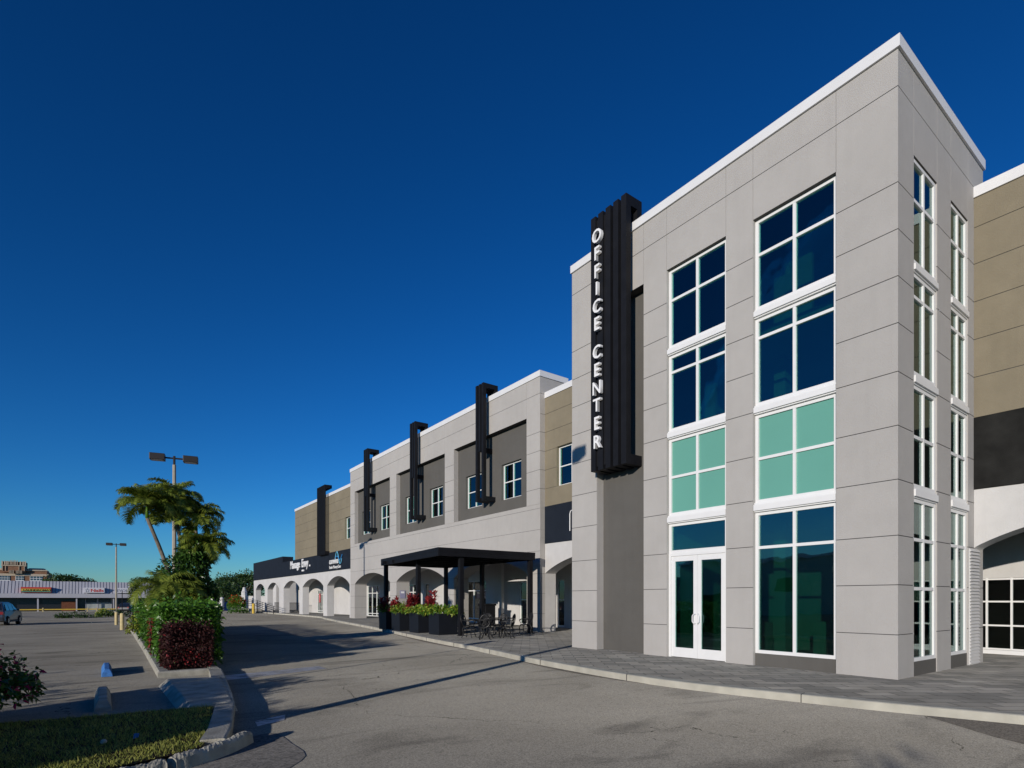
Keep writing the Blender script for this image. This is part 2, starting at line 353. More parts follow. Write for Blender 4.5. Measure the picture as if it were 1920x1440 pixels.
# densify kerb so the joints can be cut as thin dark gaps
kerb('kerb', K, .22, 0.0, -.35, 'concrete')
a = MB(); acc = 0
for i in range(1, len(K)):
    d = math.dist(K[i], K[i - 1]); acc += d
    if acc > 2.9 and K[i][1] > 1 and K[i][1] < 50:
        acc = 0; t = Vector((K[i][0] - K[i - 1][0], K[i][1] - K[i - 1][1])).normalized(); nn = Vector((t.y, -t.x)); p = Vector(K[i])
        q = [p - nn * .002 - t * .006, p + nn * .222 - t * .006, p + nn * .222 + t * .006, p - nn * .002 + t * .006]
        a.prism([tuple(v) for v in q], -.13, .0015, 'joint')
tag(a.build('kerb_joints'), kind='structure')
inn = offset(K, .22)
mb = MB(); strip = inn
far = [(40, y) for x, y in strip]
n = len(strip)
mb.idx([(x, y, -.002) for x, y in strip] + [(60, y, -.002) for x, y in strip], [(i + 1, i, n + i, n + i + 1) for i in range(n - 1)], 'paver')
tag(mb.build('pavement'), kind='structure')
gt = MB()        # darker gutter seam along the kerb foot
gt.face([(x, y, -.1262) for x, y in [(9.33, 2.95), (8.55, 2.0), (7.9, .8), (7.5, -3)] + [(K[i][0] + .05, K[i][1]) for i in range(14, 27)]], 'gutter')
for (i0, i1, wmax) in ((36, 44, .16), (48, 58, .22)):
    o0 = offset(K, -.0); P0 = K[i0:i1 + 1]
    for i in range(len(P0) - 1):
        w0 = wmax * math.sin(math.pi * i / (len(P0) - 1)) + .02; w1 = wmax * math.sin(math.pi * (i + 1) / (len(P0) - 1)) + .02
        A, B = P0[i], P0[i + 1]; oa = offset(K, -w0)[i0 + i]; ob = offset(K, -w1)[i0 + i + 1]
        gt.face([(oa[0], oa[1], -.126), (A[0], A[1], -.126), (B[0], B[1], -.126), (ob[0], ob[1], -.126)], 'gutter')
tag(gt.build('gutter_strip'), kind='structure')

# coarse asphalt patch and worn paint near the grass island
def blob(c, rx, ry, rot, n, jit, seed):
    r = random.Random(seed); out = []
    for i in range(n):
        t = 2 * math.pi * i / n; k = 1 + r.uniform(-jit, jit); x, y = rx * k * math.cos(t), ry * k * math.sin(t)
        out.append((c[0] + x * math.cos(rot) - y * math.sin(rot), c[1] + x * math.sin(rot) + y * math.cos(rot)))
    return out
mb = MB(); mb.face([(x, y, -.1255) for x, y in catmull([(1.0, 7.05), (-.2, 6.0), (-1.5, 5.0), (-1, 4.0), (.6, 4.4), (1.35, 5.5), (1.72, 6.0), (1.74, 6.6), (1.72, 7.2), (1.5, 7.25), (1.25, 7.1)], 3)], 'patch')
tag(mb.build('asphalt_patch'), kind='structure')
mb = MB(); mb.face([(x, y, -.1254) for x, y in ((1.62, 7.75), (2.0, 7.95), (2.1, 8.3), (1.66, 8.12))], 'wornpaint')
mb.face([(x, y, -.1254) for x, y in ((1.9, 12.5), (4.3, 13.3), (4.3, 13.9), (1.9, 13.3))], 'wornpaint')
tag(mb.build('worn_road_marking'), kind='structure')

# planted island between lot and driveway
IP = [(.95, 13.75), (2.12, 13.75), (2.3, 20), (4.2, 34), (4.4, 40), (3.6, 47), (2.0, 48.5), (1.45, 47), (1.3, 36), (1.1, 22)]
def ring(poly, d):
    n = len(poly); out = []
    for i in range(n):
        p = Vector(poly[i]); a = (p - Vector(poly[i - 1])).normalized(); b = (Vector(poly[(i + 1) % n]) - p).normalized()
        na = Vector((-a.y, a.x)); nb = Vector((-b.y, b.x)); m = (na + nb).normalized(); k = d / max(.4, m.dot(na)); out.append(tuple(p + m * k))
    return out
def island(name, poly, wd, zt, soilname, zs, m='oldconcrete', soil='soil'):
    a = MB(); n = len(poly); q = ring(poly, .03); r = ring(poly, wd)
    vs = [(x, y, -.9) for x, y in poly] + [(x, y, zt - .03) for x, y in poly] + [(x, y, zt) for x, y in q] + [(x, y, zt) for x, y in r] + [(x, y, -.4) for x, y in r]
    a.idx(vs, [(k * n + i, k * n + (i + 1) % n, (k + 1) * n + (i + 1) % n, (k + 1) * n + i) for k in range(4) for i in range(n)], m)
    tag(a.build(name), kind='structure')
    b = MB(); b.face([(x, y, zs) for x, y in r], soil); tag(b.build(soilname), kind='structure')
island('island_kerb', IP, .19, 0., 'island_soil', -.05)
# raised concrete pad with flared side
mb = MB(); T = [(1.0, 12.38), (1.86, 12.1), (1.55, 9.05), (1.02, 9.12)]; B = [(.86, 12.5), (1.93, 12.3), (1.62, 9.0), (.90, 9.05)]
mb.idx([(x, y, -.14) for x, y in B] + [(x, y, .01) for x, y in T], [(1, 0, 4, 5), (2, 1, 5, 6), (3, 2, 6, 7), (0, 3, 7, 4), (5, 4, 7, 6)], 'oldconcrete')
tag(mb.build('concrete_pad', bevel=.02), kind='structure')
# grass verge
GP = [(1.3, 9.12), (-.1, 9.22), (-1.2, 9.4), (-7, 9.8), (-7, 5.0), (-3, 5.55), (-.7, 5.95), (.0, 6.25), (.5, 6.42), (.85, 6.62), (1.0, 7.2)]
mb = MB(); mb.face([(x, y, -.03) for x, y in reversed(GP)], 'soil'); tag(mb.build('verge_soil'), kind='structure')
def inside(p, poly):
    x, y = p; c = False; j = len(poly) - 1
    for i in range(len(poly)):
        xi, yi = poly[i]; xj, yj = poly[j]
        if (yi > y) != (yj > y) and x < (xj - xi) * (y - yi) / (yj - yi) + xi: c = not c
        j = i
    return c
mb = MB(); k = 0
while k < 26000:
    x = random.uniform(-3.0, 1.3); y = random.uniform(5.7, 9.4)
    if not inside((x, y), GP) or x < -.11 * y - 1.6: continue
    k += 1; mb.cur = k; h = random.uniform(.018, .05) * (.55 + .55 * (math.sin(x * 7.1 + y * 3) * math.sin(y * 8.3 - x * 2) + 1) / 2 + .3 * random.random() ** 4); t = random.uniform(0, 6.28); wd = random.uniform(.003, .006); lx, ly = random.uniform(-.03, .03), random.uniform(-.03, .03)
    dx, dy = math.cos(t) * wd, math.sin(t) * wd
    mb.face([(x - dx, y - dy, -.03), (x + dx, y + dy, -.03), (x + lx, y + ly, -.03 + h)], 'grassblade')
tag(mb.build('verge_grass', ids=True), kind='stuff', label='short yellowish green grass on the verge', cat='grass')
kerb('verge_side_kerb', [(1.10, 6.75), (1.25, 7.3), (1.45, 8.3), (1.6, 9.1), (1.72, 10.0), (1.98, 12.2), (2.14, 13.7)][::-1], .26, 0.0, -.3, 'oldconcrete', 0)
def rubble(name, P, wd, top, seed):
    a = MB(); n = 9; Q = catmull(P, 22); vs = []; O = offset(Q, -wd)
    for i, ((x, y), (x2, y2)) in enumerate(zip(Q, O)):
        s_ = i * .21 + seed; g = .008 * math.sin(s_ * 1.3) + .004 * math.sin(s_ * 3.1)
        for k in range(n):
            f = k / (n - 1); z = -.16 if k in (0, n - 1) else top - .07 * abs(2 * f - 1) ** 3 + g + .004 * math.sin(s_ * 4 + k * 1.7) + .003 * math.sin(s_ * 9 + k * 4.1)
            e = .010 * math.sin(s_ * 2.3)
            vs.append((x + (x2 - x) * f + e, y + (y2 - y) * f + e, z))
    a.idx(vs, [(i * n + k, i * n + k + 1, (i + 1) * n + k + 1, (i + 1) * n + k) for i in range(len(Q) - 1) for k in range(n - 1)] + [tuple(range(n)), tuple(reversed(range((len(Q) - 1) * n, len(Q) * n)))], 'oldconcrete')
    return tag(a.build(name, smooth=False), kind='structure')
rubble('broken_kerb', [(1.27, 7.0), (1.05, 6.72), (.78, 6.47), (.5, 6.30)], .17, .012, 4)
rubble('broken_kerb', [(.46, 6.27), (.2, 6.18), (-.15, 6.05), (-.8, 5.8), (-3, 5.4)], .16, .0, 5)

# ------------------------------------------------------------------ building helpers
ZJ = [.84, 1.78, 2.71, 3.76, 4.77, 5.78, 6.69, 7.57, 8.45, 9.33, 10.18, 11.13]
G = .008
def skinX(a, X, rects, uj=(), zj=ZJ, th=.015, m='stucco', axis='X', sgn=1):
    """panelled skin: blocks between the joints, laid on the body face, with real gaps between them"""
    for (u0, u1, z0, z1) in rects:
        us = [u0] + [u for u in sorted(uj) if u0 + .05 < u < u1 - .05] + [u1]
        zs = [z0] + [z for z in zj if z0 + .03 < z < z1 - .03] + [z1]
        for i in range(len(us) - 1):
            for j in range(len(zs) - 1):
                a0 = us[i] + (G / 2 if i else 0); a1 = us[i + 1] - (G / 2 if i < len(us) - 2 else 0)
                b0 = zs[j] + (G if j else 0); b1 = zs[j + 1] - (G if j < len(zs) - 2 else 0)
                if axis == 'X': a.box(X, X + th * sgn, a0, a1, b0, b1, m)
                else: a.box(a0, a1, X, X + th * sgn, b0, b1, m)
def fbox(a, F, u0, u1, z0, z1, d0, d1, m):          # F = ('X', pos) facing -X or ('Y', pos) facing -Y
    if F[0] == 'X': a.box(F[1] + d0, F[1] + d1, u0, u1, z0, z1, m)
    else: a.box(u0, u1, F[1] + d0, F[1] + d1, z0, z1, m)
def window(parent, F, u0, u1, zs, cols=(.5,), d=.1, fw=.055, gm='glass', fm='frame', name='window', mull=.05, mats=None, deep=.07):
    a = MB(); g = MB(); z0, z1 = zs[0], zs[-1]
    fbox(a, F, u0, u0 + fw, z0, z1, d, d + deep, fm); fbox(a, F, u1 - fw, u1, z0, z1, d, d + deep, fm)
    fbox(a, F, u0 + fw, u1 - fw, z0, z0 + fw, d, d + deep, fm); fbox(a, F, u0 + fw, u1 - fw, z1 - fw, z1, d, d + deep, fm)
    cs = [u0 + c * (u1 - u0) for c in cols]
    for c in cs: fbox(a, F, c - mull / 2, c + mull / 2, z0 + fw, z1 - fw, d + .004, d + deep - .004, fm)
    edges = [u0 + fw] + [v for c in cs for v in (c - mull / 2, c + mull / 2)] + [u1 - fw]
    for z in zs[1:-1]:
        for i in range(0, len(edges), 2): fbox(a, F, edges[i], edges[i + 1], z - mull / 2, z + mull / 2, d + .006, d + deep - .006, fm)
    o = a.build(name, parent)
    fbox(g, F, u0 + fw * .5, u1 - fw * .5, z0 + fw * .5, z1 - fw * .5, d + deep * .55, d + deep * .55 + .012, gm)
    g.build('pane', o); return o
def arch_wall(a, axis, p0, p1, segs, zb, zt, y0, y1, spring, rise, m, n=24):
    """wall y0..y1 between faces p0 and p1, with segmental arched openings segs"""
    cur = y0
    for (s, e) in segs:
        if s > cur + .001: a.extr([(cur, zb), (s, zb), (s, zt), (cur, zt)], axis, p0, p1, m)
        h = (e - s) / 2; Rr = (h * h + rise * rise) / (2 * rise); c = (s + e) / 2
        us = [s + (e - s) * .5 * (1 - math.cos(math.pi * i / n)) for i in range(n + 1)]
        zf = lambda u: spring + (.82 * (math.sqrt(max(0, Rr * Rr - (u - c) ** 2)) - (Rr - rise)) + .18 * rise * math.sqrt(max(0, 1 - ((u - c) / h) ** 2)))
        for i in range(n):
            ua, ub = us[i], us[i + 1]; za, zb_ = zf(ua), zf(ub)
            P = (lambda u, z, d: (d, u, z)) if axis == 'X' else (lambda u, z, d: (u, d, z))
            a.face([P(ua, za, p0), P(ub, zb_, p0), P(ub, zt, p0), P(ua, zt, p0)], m)
            a.face([P(ub, zb_, p1), P(ua, za, p1), P(ua, zt, p1), P(ub, zt, p1)], m)
            a.face([P(ua, za, p0), P(ua, za, p1), P(ub, zb_, p1), P(ub, zb_, p0)], m)
        cur = e
    if y1 > cur + .001: a.extr([(cur, zb), (y1, zb), (y1, zt), (cur, zt)], axis, p0, p1, m)
    P = (lambda u, z, d: (d, u, z)) if axis == 'X' else (lambda u, z, d: (u, d, z))
    a.face([P(y0, zt, p0), P(y1, zt, p0), P(y1, zt, p1), P(y0, zt, p1)], m)

# ------------------------------------------------------------------ office tower
XT, YT, YL, XB = 12.04, 4.22, 13.24, 17.13
tw = thing('office_tower', 'tall pale grey stucco corner tower with stacked white-framed windows and a glazed double door', 'building', (XT, YT, 0))
OFF = Vector((XT, YT, 0))
def under(o, root):                                   # keep world placement for parts built in world coordinates
    o.location = o.location - root.location if not root.rotation_euler.z else o.location
    return o
a = MB(); T_ = .015
BA, BB = (7.81, 9.55), (5.32, 7.12); BC, BD = (12.81, 14.07), (14.90, 16.03)
ZT = 10.19; ZCAP = 11.83
# body, 15 mm behind the panel skin
a.box(XT + T_, 12.81, YT + T_, 5.32, 0, ZT, 'joint')
for (y0, y1) in ((7.12, 7.81), (9.55, 10.33), (12.14, YL)): a.box(XT + T_, XT + .36, y0, y1, 0, ZT, 'joint')
a.box(XT + T_, XT + .36, YT + T_, YL, ZT, ZCAP, 'joint')
a.box(14.07, 14.90, YT + T_, YT + .36, 0, ZT, 'joint'); a.box(16.03, XB, YT + T_, YT + .36, 0, ZT, 'joint')
a.box(XT + .36, XB, YT + T_, YT + .36, ZT, ZCAP, 'joint')
a.box(XB - .2, XB, YT + .36, YL, 0, ZCAP, 'stucco'); a.box(XT + .36, XB - .2, YL - .25, YL, 0, ZCAP, 'stucco')
skinX(a, XT, [(YT, 5.32, 0, ZT), (7.12, 7.81, 0, ZT), (9.55, 10.33, 0, ZT), (12.14, YL, 0, ZT)])
skinX(a, XT, [(YT, YL, ZT, ZCAP)], uj=(5.32, 7.12, 7.81, 9.55, 10.33, 12.14))
skinX(a, YT, [(XT + T_, 12.81, 0, ZT), (14.07, 14.90, 0, ZT), (16.03, XB, 0, ZT)], axis='Y')
skinX(a, YT, [(XT + T_, XB, ZT, ZCAP)], uj=(12.81, 14.07, 14.9, 16.03), axis='Y')
# return faces of the openings: stucco jambs, darker charcoal heads
for (y0, y1) in (BA, BB, (10.33, 12.14)):
    for y, s in ((y0, -1), (y1, 1)):
        a.box(XT + T_ + .001, XT + .359, y, y - s * .004, .0, ZT, 'stucco')
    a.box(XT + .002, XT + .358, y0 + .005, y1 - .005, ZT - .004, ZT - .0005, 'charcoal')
for (x0, x1) in (BC, BD):
    for x, s in ((x0, -1), (x1, 1)):
        a.box(x, x - s * .004, YT + T_ + .001, YT + .359, 0, ZT, 'stucco')
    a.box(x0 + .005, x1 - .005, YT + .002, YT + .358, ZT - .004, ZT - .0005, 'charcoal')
a.box(XT + .36, XB - .2, YT + .36, YL - .25, 11.35, 11.5, 'roofing')
wall = a.build('wall', tw); under(wall, tw)
a = MB(); a.box(XT + .28, XT + .40, 10.33, 12.14, 0, ZT, 'charcoal'); o = a.build('recessed_panel', tw); under(o, tw)
a = MB()
a.box(XT - .045, XT + .40, YT - .045, YL + .03, ZCAP, 12.06, 'cap'); a.box(XT + .40, XB + .02, YT - .045, YT + .40, ZCAP, 12.06, 'cap')
a.box(XB - .35, XB + .02, YT + .40, YL + .03, ZCAP, 12.06, 'cap'); a.box(XT + .40, XB - .35, YL - .35, YL + .03, ZCAP, 12.06, 'cap')
o = a.build('coping', tw); under(o, tw)
a = MB()       # interior seen through the glass
a.box(XT + .45, XB - .21, YT + .45, YL - .26, -.0, .004, 'infloor')
a.box(XT + .45, XB - .21, YT + .45, YL - .26, 3.58, 3.85, 'inwall'); a.box(XT + .45, XB - .21, YT + .45, YL - .26, 7.6, 7.85, 'inwall')
a.box(XT + .45, XB - .21, YT + .45, YL - .26, 11.1, 11.3, 'inwall')
a.box(XB - .30, XB - .21, YT + .36, YL - .26, .01, 11.1, 'inwall'); a.box(XT + .40, XB - .3, 9.62, 9.75, .01, 11.1, 'inwall')
a.box(13.9, 14.2, 7.35, 7.65, .01, 11.1, 'inwall'); a.box(14.6, 15.6, 5.6, 7.0, .01, .95, 'inwall'); a.box(13.7, 14.5, 8.0, 8.6, .01, .9, 'inwall')
a.box(XT + .5, XT + .62, 5.4, 7.05, 3.86, 5.9, 'inwall'); a.box(XT + .5, XT + .62, 7.85, 9.5, 3.86, 5.9, 'inwall')
a.box(13.3, 13.4, 8.55, 9.6, 7.86, 10.4, 'inwall'); a.box(13.0, 13.1, 8.75, 9.6, 5.0, 7.2, 'inwall'); a.box(13.6, 13.7, 6.55, 7.2, 7.86, 11.0, 'inwall'); a.box(12.9, 16.8, 7.9, 8.0, 9.9, 10.2, 'inwall')  # added wall panels that catch the sun and show as lighter teal patches
o = a.build('interior', tw); under(o, tw)
for (x0, x1) in (BC, BD):
    for z0, z1 in ((.3, 3.5), (3.72, 5.72), (5.95, 7.9), (8.15, 10.1)):
        a = MB(); xm = (x0 + x1) / 2
        for p, q in ((x0 + .12, xm - .06), (xm + .10, x1 - .02)): a.box(p, q, YT + .20, YT + .205, z0, z1, 'blind')
        o = a.build('window_blind', tw); under(o, tw)

rows = ((8.12, 9.38, 10.185), (5.93, 7.48, 7.93), (3.71, 4.72, 5.73))
def belt(F, u0, u1, z0, z1):
    pr = -.03 if F[0] == 'Y' else .0; b = MB(); fbox(b, F, u0 + .006, u1 - .006, z0, z1, pr + .035, .2, 'frame'); fbox(b, F, u0 + .004, u1 - .004, z0 + .03, z1 - .045, pr, pr + .035, 'frame')
    o = b.build('window_belt', tw); under(o, tw)
for F, (u0, u1) in ((('X', XT), BB), (('X', XT), BA), (('Y', YT), BC), (('Y', YT), BD)):
    u0 += .006; u1 -= .006; side = F[0] == 'Y'; dd = .09 if not side else .028
    for i, zs in enumerate(rows):
        o = window(tw, F, u0, u1, zs, d=dd, gm='spandrel' if (i == 2 and not side) else ('sideglass' if side else 'glass'), fw=.075, mull=.065); under(o, tw)
    for z0, z1 in ((7.93, 8.12), (5.73, 5.93), (3.50, 3.71)): belt(F, u0, u1, z0, z1)
    if F[0] == 'X' and u0 > 7.5: continue
    zs = (.28, 2.69, 3.50) if not side else (.28, 1.72, 2.69, 3.50)
    o = window(tw, F, u0, u1, zs, d=dd, fw=.075, mull=.065, gm='sideglass' if side else 'glass'); under(o, tw)
    b = MB(); fbox(b, F, u0, u1, 0, .28, dd - .01, .34, 'charcoal'); o = b.build('base_panel', tw); under(o, tw)
# entrance
u0, u1 = BA[0] + .006, BA[1] - .006
o = window(tw, ('X', XT), u0, u1, (2.72, 3.50), cols=(), d=.09, fw=.075, name='transom_window'); under(o, tw)
a = MB(); F = ('X', XT)
fbox(a, F, u0, u0 + .07, 0, 2.72, .08, .2, 'frame'); fbox(a, F, u1 - .07, u1, 0, 2.72, .08, .2, 'frame'); fbox(a, F, u0 + .07, u1 - .07, 2.64, 2.72, .08, .2, 'frame')
o = a.build('door_frame', tw); under(o, tw)
um = (u0 + u1) / 2
for s, (p, q) in ((1, (u0 + .075, um - .004)), (-1, (um + .004, u1 - .075))):
    a = MB(); st = .11
    fbox(a, F, p, p + st, .015, 2.635, .10, .15, 'frame'); fbox(a, F, q - st, q, .015, 2.635, .10, .15, 'frame')
    fbox(a, F, p + st, q - st, .015, .26, .10, .15, 'frame'); fbox(a, F, p + st, q - st, 2.5, 2.635, .10, .15, 'frame')
    d = a.build('door', tw); under(d, tw)
    g = MB(); fbox(g, F, p + st - .01, q - st + .01, .25, 2.51, .122, .13, 'glass'); g.build('pane', d)
    hy = q - .045 if s == 1 else p + .045; h = MB(); X0 = XT + .10; sd = 1 if s == 1 else -1
    h.tube([(X0, hy, .90), (X0 - .06, hy, .90), (X0 - .07, hy - sd * .02, .91), (X0 - .07, hy - sd * .05, .95), (X0 - .07, hy - sd * .05, 1.09), (X0 - .07, hy - sd * .02, 1.13), (X0 - .06, hy, 1.14), (X0, hy, 1.14)], .011, 'frame', 8)
    h.build('handle', d, smooth=True)
# louvred side cladding where the arcade meets the tower
a = MB(); z = .02
a.box(16.07, 16.73, YT - .02, YT - .001, 0, 2.68, 'white_wall')
while z < 2.62:
    a.idx([(16.07, YT - .02, z), (16.73, YT - .02, z), (16.73, YT - .055, z + .01), (16.07, YT - .055, z + .01), (16.07, YT - .02, z + .068), (16.73, YT - .02, z + .068)],
          [(0, 3, 2, 1), (3, 4, 5, 2), (0, 4, 3), (1, 2, 5)], 'white_wall'); z += .076
o = a.build('louvre_cladding', tw); under(o, tw)

# ------------------------------------------------------------------ right wing
rw = thing('arcade_wing', 'tan upper wing with a charcoal band and white arch at the right edge', 'building', (16.45, -3, 0))
a = MB(); X = 16.45
a.box(X + .015, X + .5, -14, YT - .001, 5.75, 10.87, 'joint'); skinX(a, X, [(-14, YT - .001, 5.75, 10.87)], uj=(), zj=[6.69, 7.57, 8.45, 9.33, 10.18], m='tan')
a.box(X + .5, 26, -14, -13.7, 0, 10.87, 'tan'); a.box(X + .5, 26, -13.7, YL, 10.6, 10.75, 'roofing'); 
under(a.build('upper_wall', rw), rw)
a = MB(); a.box(X - .04, X + .4, -14, YT - .003, 10.87, 11.12, 'cap'); under(a.build('coping', rw), rw)
M['darkband'] = mat('rough charcoal band', (.018, .018, .017), .9, .15, .35, 2.5, .6, 50)
a = MB(); a.box(X - .02, X + .5, -14, YT - .002, 4.07, 5.745, 'darkband'); under(a.build('fascia', rw), rw)
a = MB(); arch_wall(a, 'X', X, X + .65, [(-2.7, YT - .003), (-10.2, -3.7)], 0, 4.068, -14, YT - .002, 2.70, .82, 'white_wall') if False else None
a = MB(); arch_wall(a, 'X', X, X + .65, [(-10.2, -3.7), (-2.7, YT - .003)], 0, 4.068, -14, YT - .002, 2.70, .82, 'white_wall')
under(a.build('arcade_wall', rw), rw)
a = MB()
a.box(20.0, 20.3, -14, 5.9, 2.1, 4.0, 'white_wall'); a.box(20.0, 20.3, 5.9, 13.2, 0, 4.0, 'white_wall'); a.box(17.1, 20.0, -14, 13.2, 3.95, 4.05, 'darkin'); a.box(20.3, 25, -14, 13, 3.95, 4.05, 'white_wall')  # ceiling coloured dark to cut bounce and deepen the shade under the arches
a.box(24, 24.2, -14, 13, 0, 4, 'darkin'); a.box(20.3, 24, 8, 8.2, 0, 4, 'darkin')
under(a.build('arcade_interior', rw), rw)
a = MB(); F = ('X', 20.0)
ys_ = [5.9 - .53 * i for i in range(37)]
for i, y in enumerate(ys_): fbox(a, F, y - .022, y + .022, .14, 2.1, -.02, .06, 'frame')
for z in (.14, .79, 1.45, 2.07): fbox(a, F, ys_[-1] - .03, ys_[0] + .03, z - .022, z + .022, -.012, .05, 'frame')
fbox(a, F, ys_[-1], ys_[0], 0, .11, -.03, .1, 'frame')
st = under(a.build('storefront', rw), rw)
g = MB(); fbox(g, F, ys_[-1], ys_[0], .12, 2.08, .02, .03, 'clear'); g.build('pane', st)

# ------------------------------------------------------------------ link between tower and middle block
lk = thing('link_building', 'olive tan two-storey link with one square window, seen between the tower and the grey block', 'building', (16.79, 17, 0))
a = MB(); X = 16.79; wy0, wy1, wz0, wz1 = 17.75, 19.5, 6.68, 8.48
rc = [(YL, wy0, 5.86, 10.93), (wy1, 20.34, 5.86, 10.93), (wy0, wy1, 5.86, wz0), (wy0, wy1, wz1, 10.93)]
for (y0, y1, z0, z1) in rc: a.box(X + .015, X + .3, y0, y1, z0, z1, 'joint')
skinX(a, X, rc, uj=(), zj=[6.69, 7.57, 8.45, 9.33, 10.18], m='tan')
for y, s in ((wy0, -1), (wy1, 1)): a.box(X + .016, X + .3, y, y - s * .004, wz0, wz1, 'tan')
a.box(X + .016, X + .3, wy0 + .005, wy1 - .005, wz0, wz0 + .004, 'tan'); a.box(X + .016, X + .3, wy0 + .005, wy1 - .005, wz1 - .004, wz1, 'tan')
a.box(X + .3, 26, YL, 20.34, 10.6, 10.75, 'roofing'); a.box(X + .6, X + .7, YL, 20.34, 5.9, 10.6, 'darkin')
under(a.build('upper_wall', lk), lk)
a = MB(); a.box(X - .04, X + .4, YL + .001, 20.33, 10.93, 11.2, 'cap'); under(a.build('coping', lk), lk)
a = MB(); a.box(X - .02, X + .5, YL + .001, 20.33, 4.12, 5.857, 'navy'); under(a.build('fascia', lk), lk)
a = MB(); arch_wall(a, 'X', X, X + .65, [(13.5, 20.325)], 0, 4.118, YL, 20.33, 2.72, .82, 'white_wall'); under(a.build('arcade_wall', lk), lk)
under(window(lk, ('X', X), wy0 + .01, wy1 - .01, (wz0 + .005, 7.57, wz1 - .005), d=.14, fw=.06), lk)
a = MB()                                               # outlined sign mark cut off by the tower
for z in (0,):
    a.tube([(X - .05, 18.55, 4.55), (X - .05, 18.55, 5.3), (X - .05, 18.5, 5.42), (X - .05, 18.4, 5.45), (X - .05, 18.33, 5.35), (X - .05, 18.31, 4.55)], .022, 'letter', 6)
    a.tube([(X - .05, 18.25, 4.55), (X - .05, 18.25, 5.3), (X - .05, 18.17, 5.45), (X - .05, 18.05, 5.45), (X - .05, 17.95, 5.3), (X - .05, 17.95, 4.55)], .022, 'letter', 6)
tag(a.build('outline_sign'), 'white outlined letter mark on the dark band right beside the tower', 'sign')

# ------------------------------------------------------------------ middle block
mbk = thing('grey_retail_block', 'pale grey stucco two-storey block with three charcoal recesses above arches behind the pergola', 'building', (16.49, 32, 0))
X = 16.49; P = [(20.34, 21.36), (28.26, 29.32), (36.13, 37.2), (44.04, 45.0)]; zr0, zr1 = 5.98, 10.2; ztp = 11.92
bays = [(P[i][1], P[i + 1][0]) for i in range(3)]
a = MB()
a.box(X + .015, X + .3, 20.34 + T_, 45.0, zr1, ztp, 'joint'); skinX(a, X, [(20.34, 45.0, zr1, ztp)], uj=[p for q in P for p in q][1:-1:2])
for (y0, y1) in P: a.box(X + .015, X + .3, max(y0, 20.34 + T_), y1, zr0, zr1, 'joint')
skinX(a, X, [(y0, y1, zr0, zr1) for y0, y1 in P])
a.box(X + .3, 18.2, 20.34 + T_, 20.6, 4.05, ztp, 'joint'); skinX(a, 20.34, [(X + .015, 18.2, 4.4, ztp)], axis='Y')
a.box(X + .3, 26, 44.8, 45.0, 4, ztp, 'stucco'); a.box(X + .45, 18.2, 20.6, 44.8, 11.3, 11.45, 'roofing'); a.box(18.05, 18.2, 20.6, 44.8, 10.6, ztp, 'stucco')
for (y0, y1) in bays:
    for y, s in ((y0, -1), (y1, 1)): a.box(X + .016, X + .3, y, y - s * .004, zr0, zr1, 'stucco')
under(a.build('upper_wall', mbk), mbk)
a = MB(); a.box(X - .04, X + .36, 20.30, 45.04, ztp, 12.19, 'cap'); a.box(X + .36, 18.22, 20.30, 20.64, ztp, 12.19, 'cap'); a.box(17.86, 18.22, 20.64, 45.04, ztp, 12.19, 'cap'); a.box(X + .36, 17.86, 44.7, 45.04, ztp, 12.19, 'cap')
under(a.build('coping', mbk), mbk)
# lower wall with panel joints on the piers and above the arches
a = MB(); zl = zr0
arch_wall(a, 'X', X + .012, X + 1.0, [(y0, y1) for y0, y1 in bays], 0, zl, 20.34 + .012, 45.0, 2.74, .80, 'stucco')
for z in (3.78, 4.78, 5.77):
    a.box(X + .0095, X + .012, 20.34, 45.0, z - .007, z + .007, 'joint')
for (y0, y1) in P:
    for z in (.85, 1.79, 2.72): 
        a.box(X + .0095, X + .012, y0, y1, z - .007, z + .007, 'joint'); a.box(X + .02, X + .99, y0 + .0095 - (.0 if y0 > 21 else -.0), y0 + .0118, z - .007, z + .007, 'joint') if y0 > 21 else a.box(X + .02, X + .99, 20.3495, 20.352, z - .007, z + .007, 'joint')
        if y0 > 21: a.box(X + .02, X + .99, y0 - .0025, y0, z - .007, z + .007, 'joint')
under(a.build('arcade_wall', mbk), mbk)
a = MB(); XR = X + .31
wins = []
for (y0, y1) in bays:
    c = (y0 + y1) / 2; ws = [(c - 2.62, c - .92), (c + .92, c + 2.62)]; wins += ws; us = [y0, ws[0][0], ws[0][1], ws[1][0], ws[1][1], y1]
    for i in (0, 2, 4): a.box(XR, XR + .3, us[i], us[i + 1], zr0, zr1, 'charcoal')
    for (p, q) in ws: a.box(XR, XR + .3, p, q, zr0, 6.66, 'charcoal'); a.box(XR, XR + .3, p, q, 8.5, zr1, 'charcoal')
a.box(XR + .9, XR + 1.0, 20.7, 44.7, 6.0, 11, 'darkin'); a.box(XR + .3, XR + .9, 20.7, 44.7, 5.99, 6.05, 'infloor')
under(a.build('recessed_wall', mbk), mbk)
for (p, q) in wins: under(window(mbk, ('X', XR), p + .003, q - .003, (6.663, 7.57, 8.497), d=.14, fw=.06), mbk)

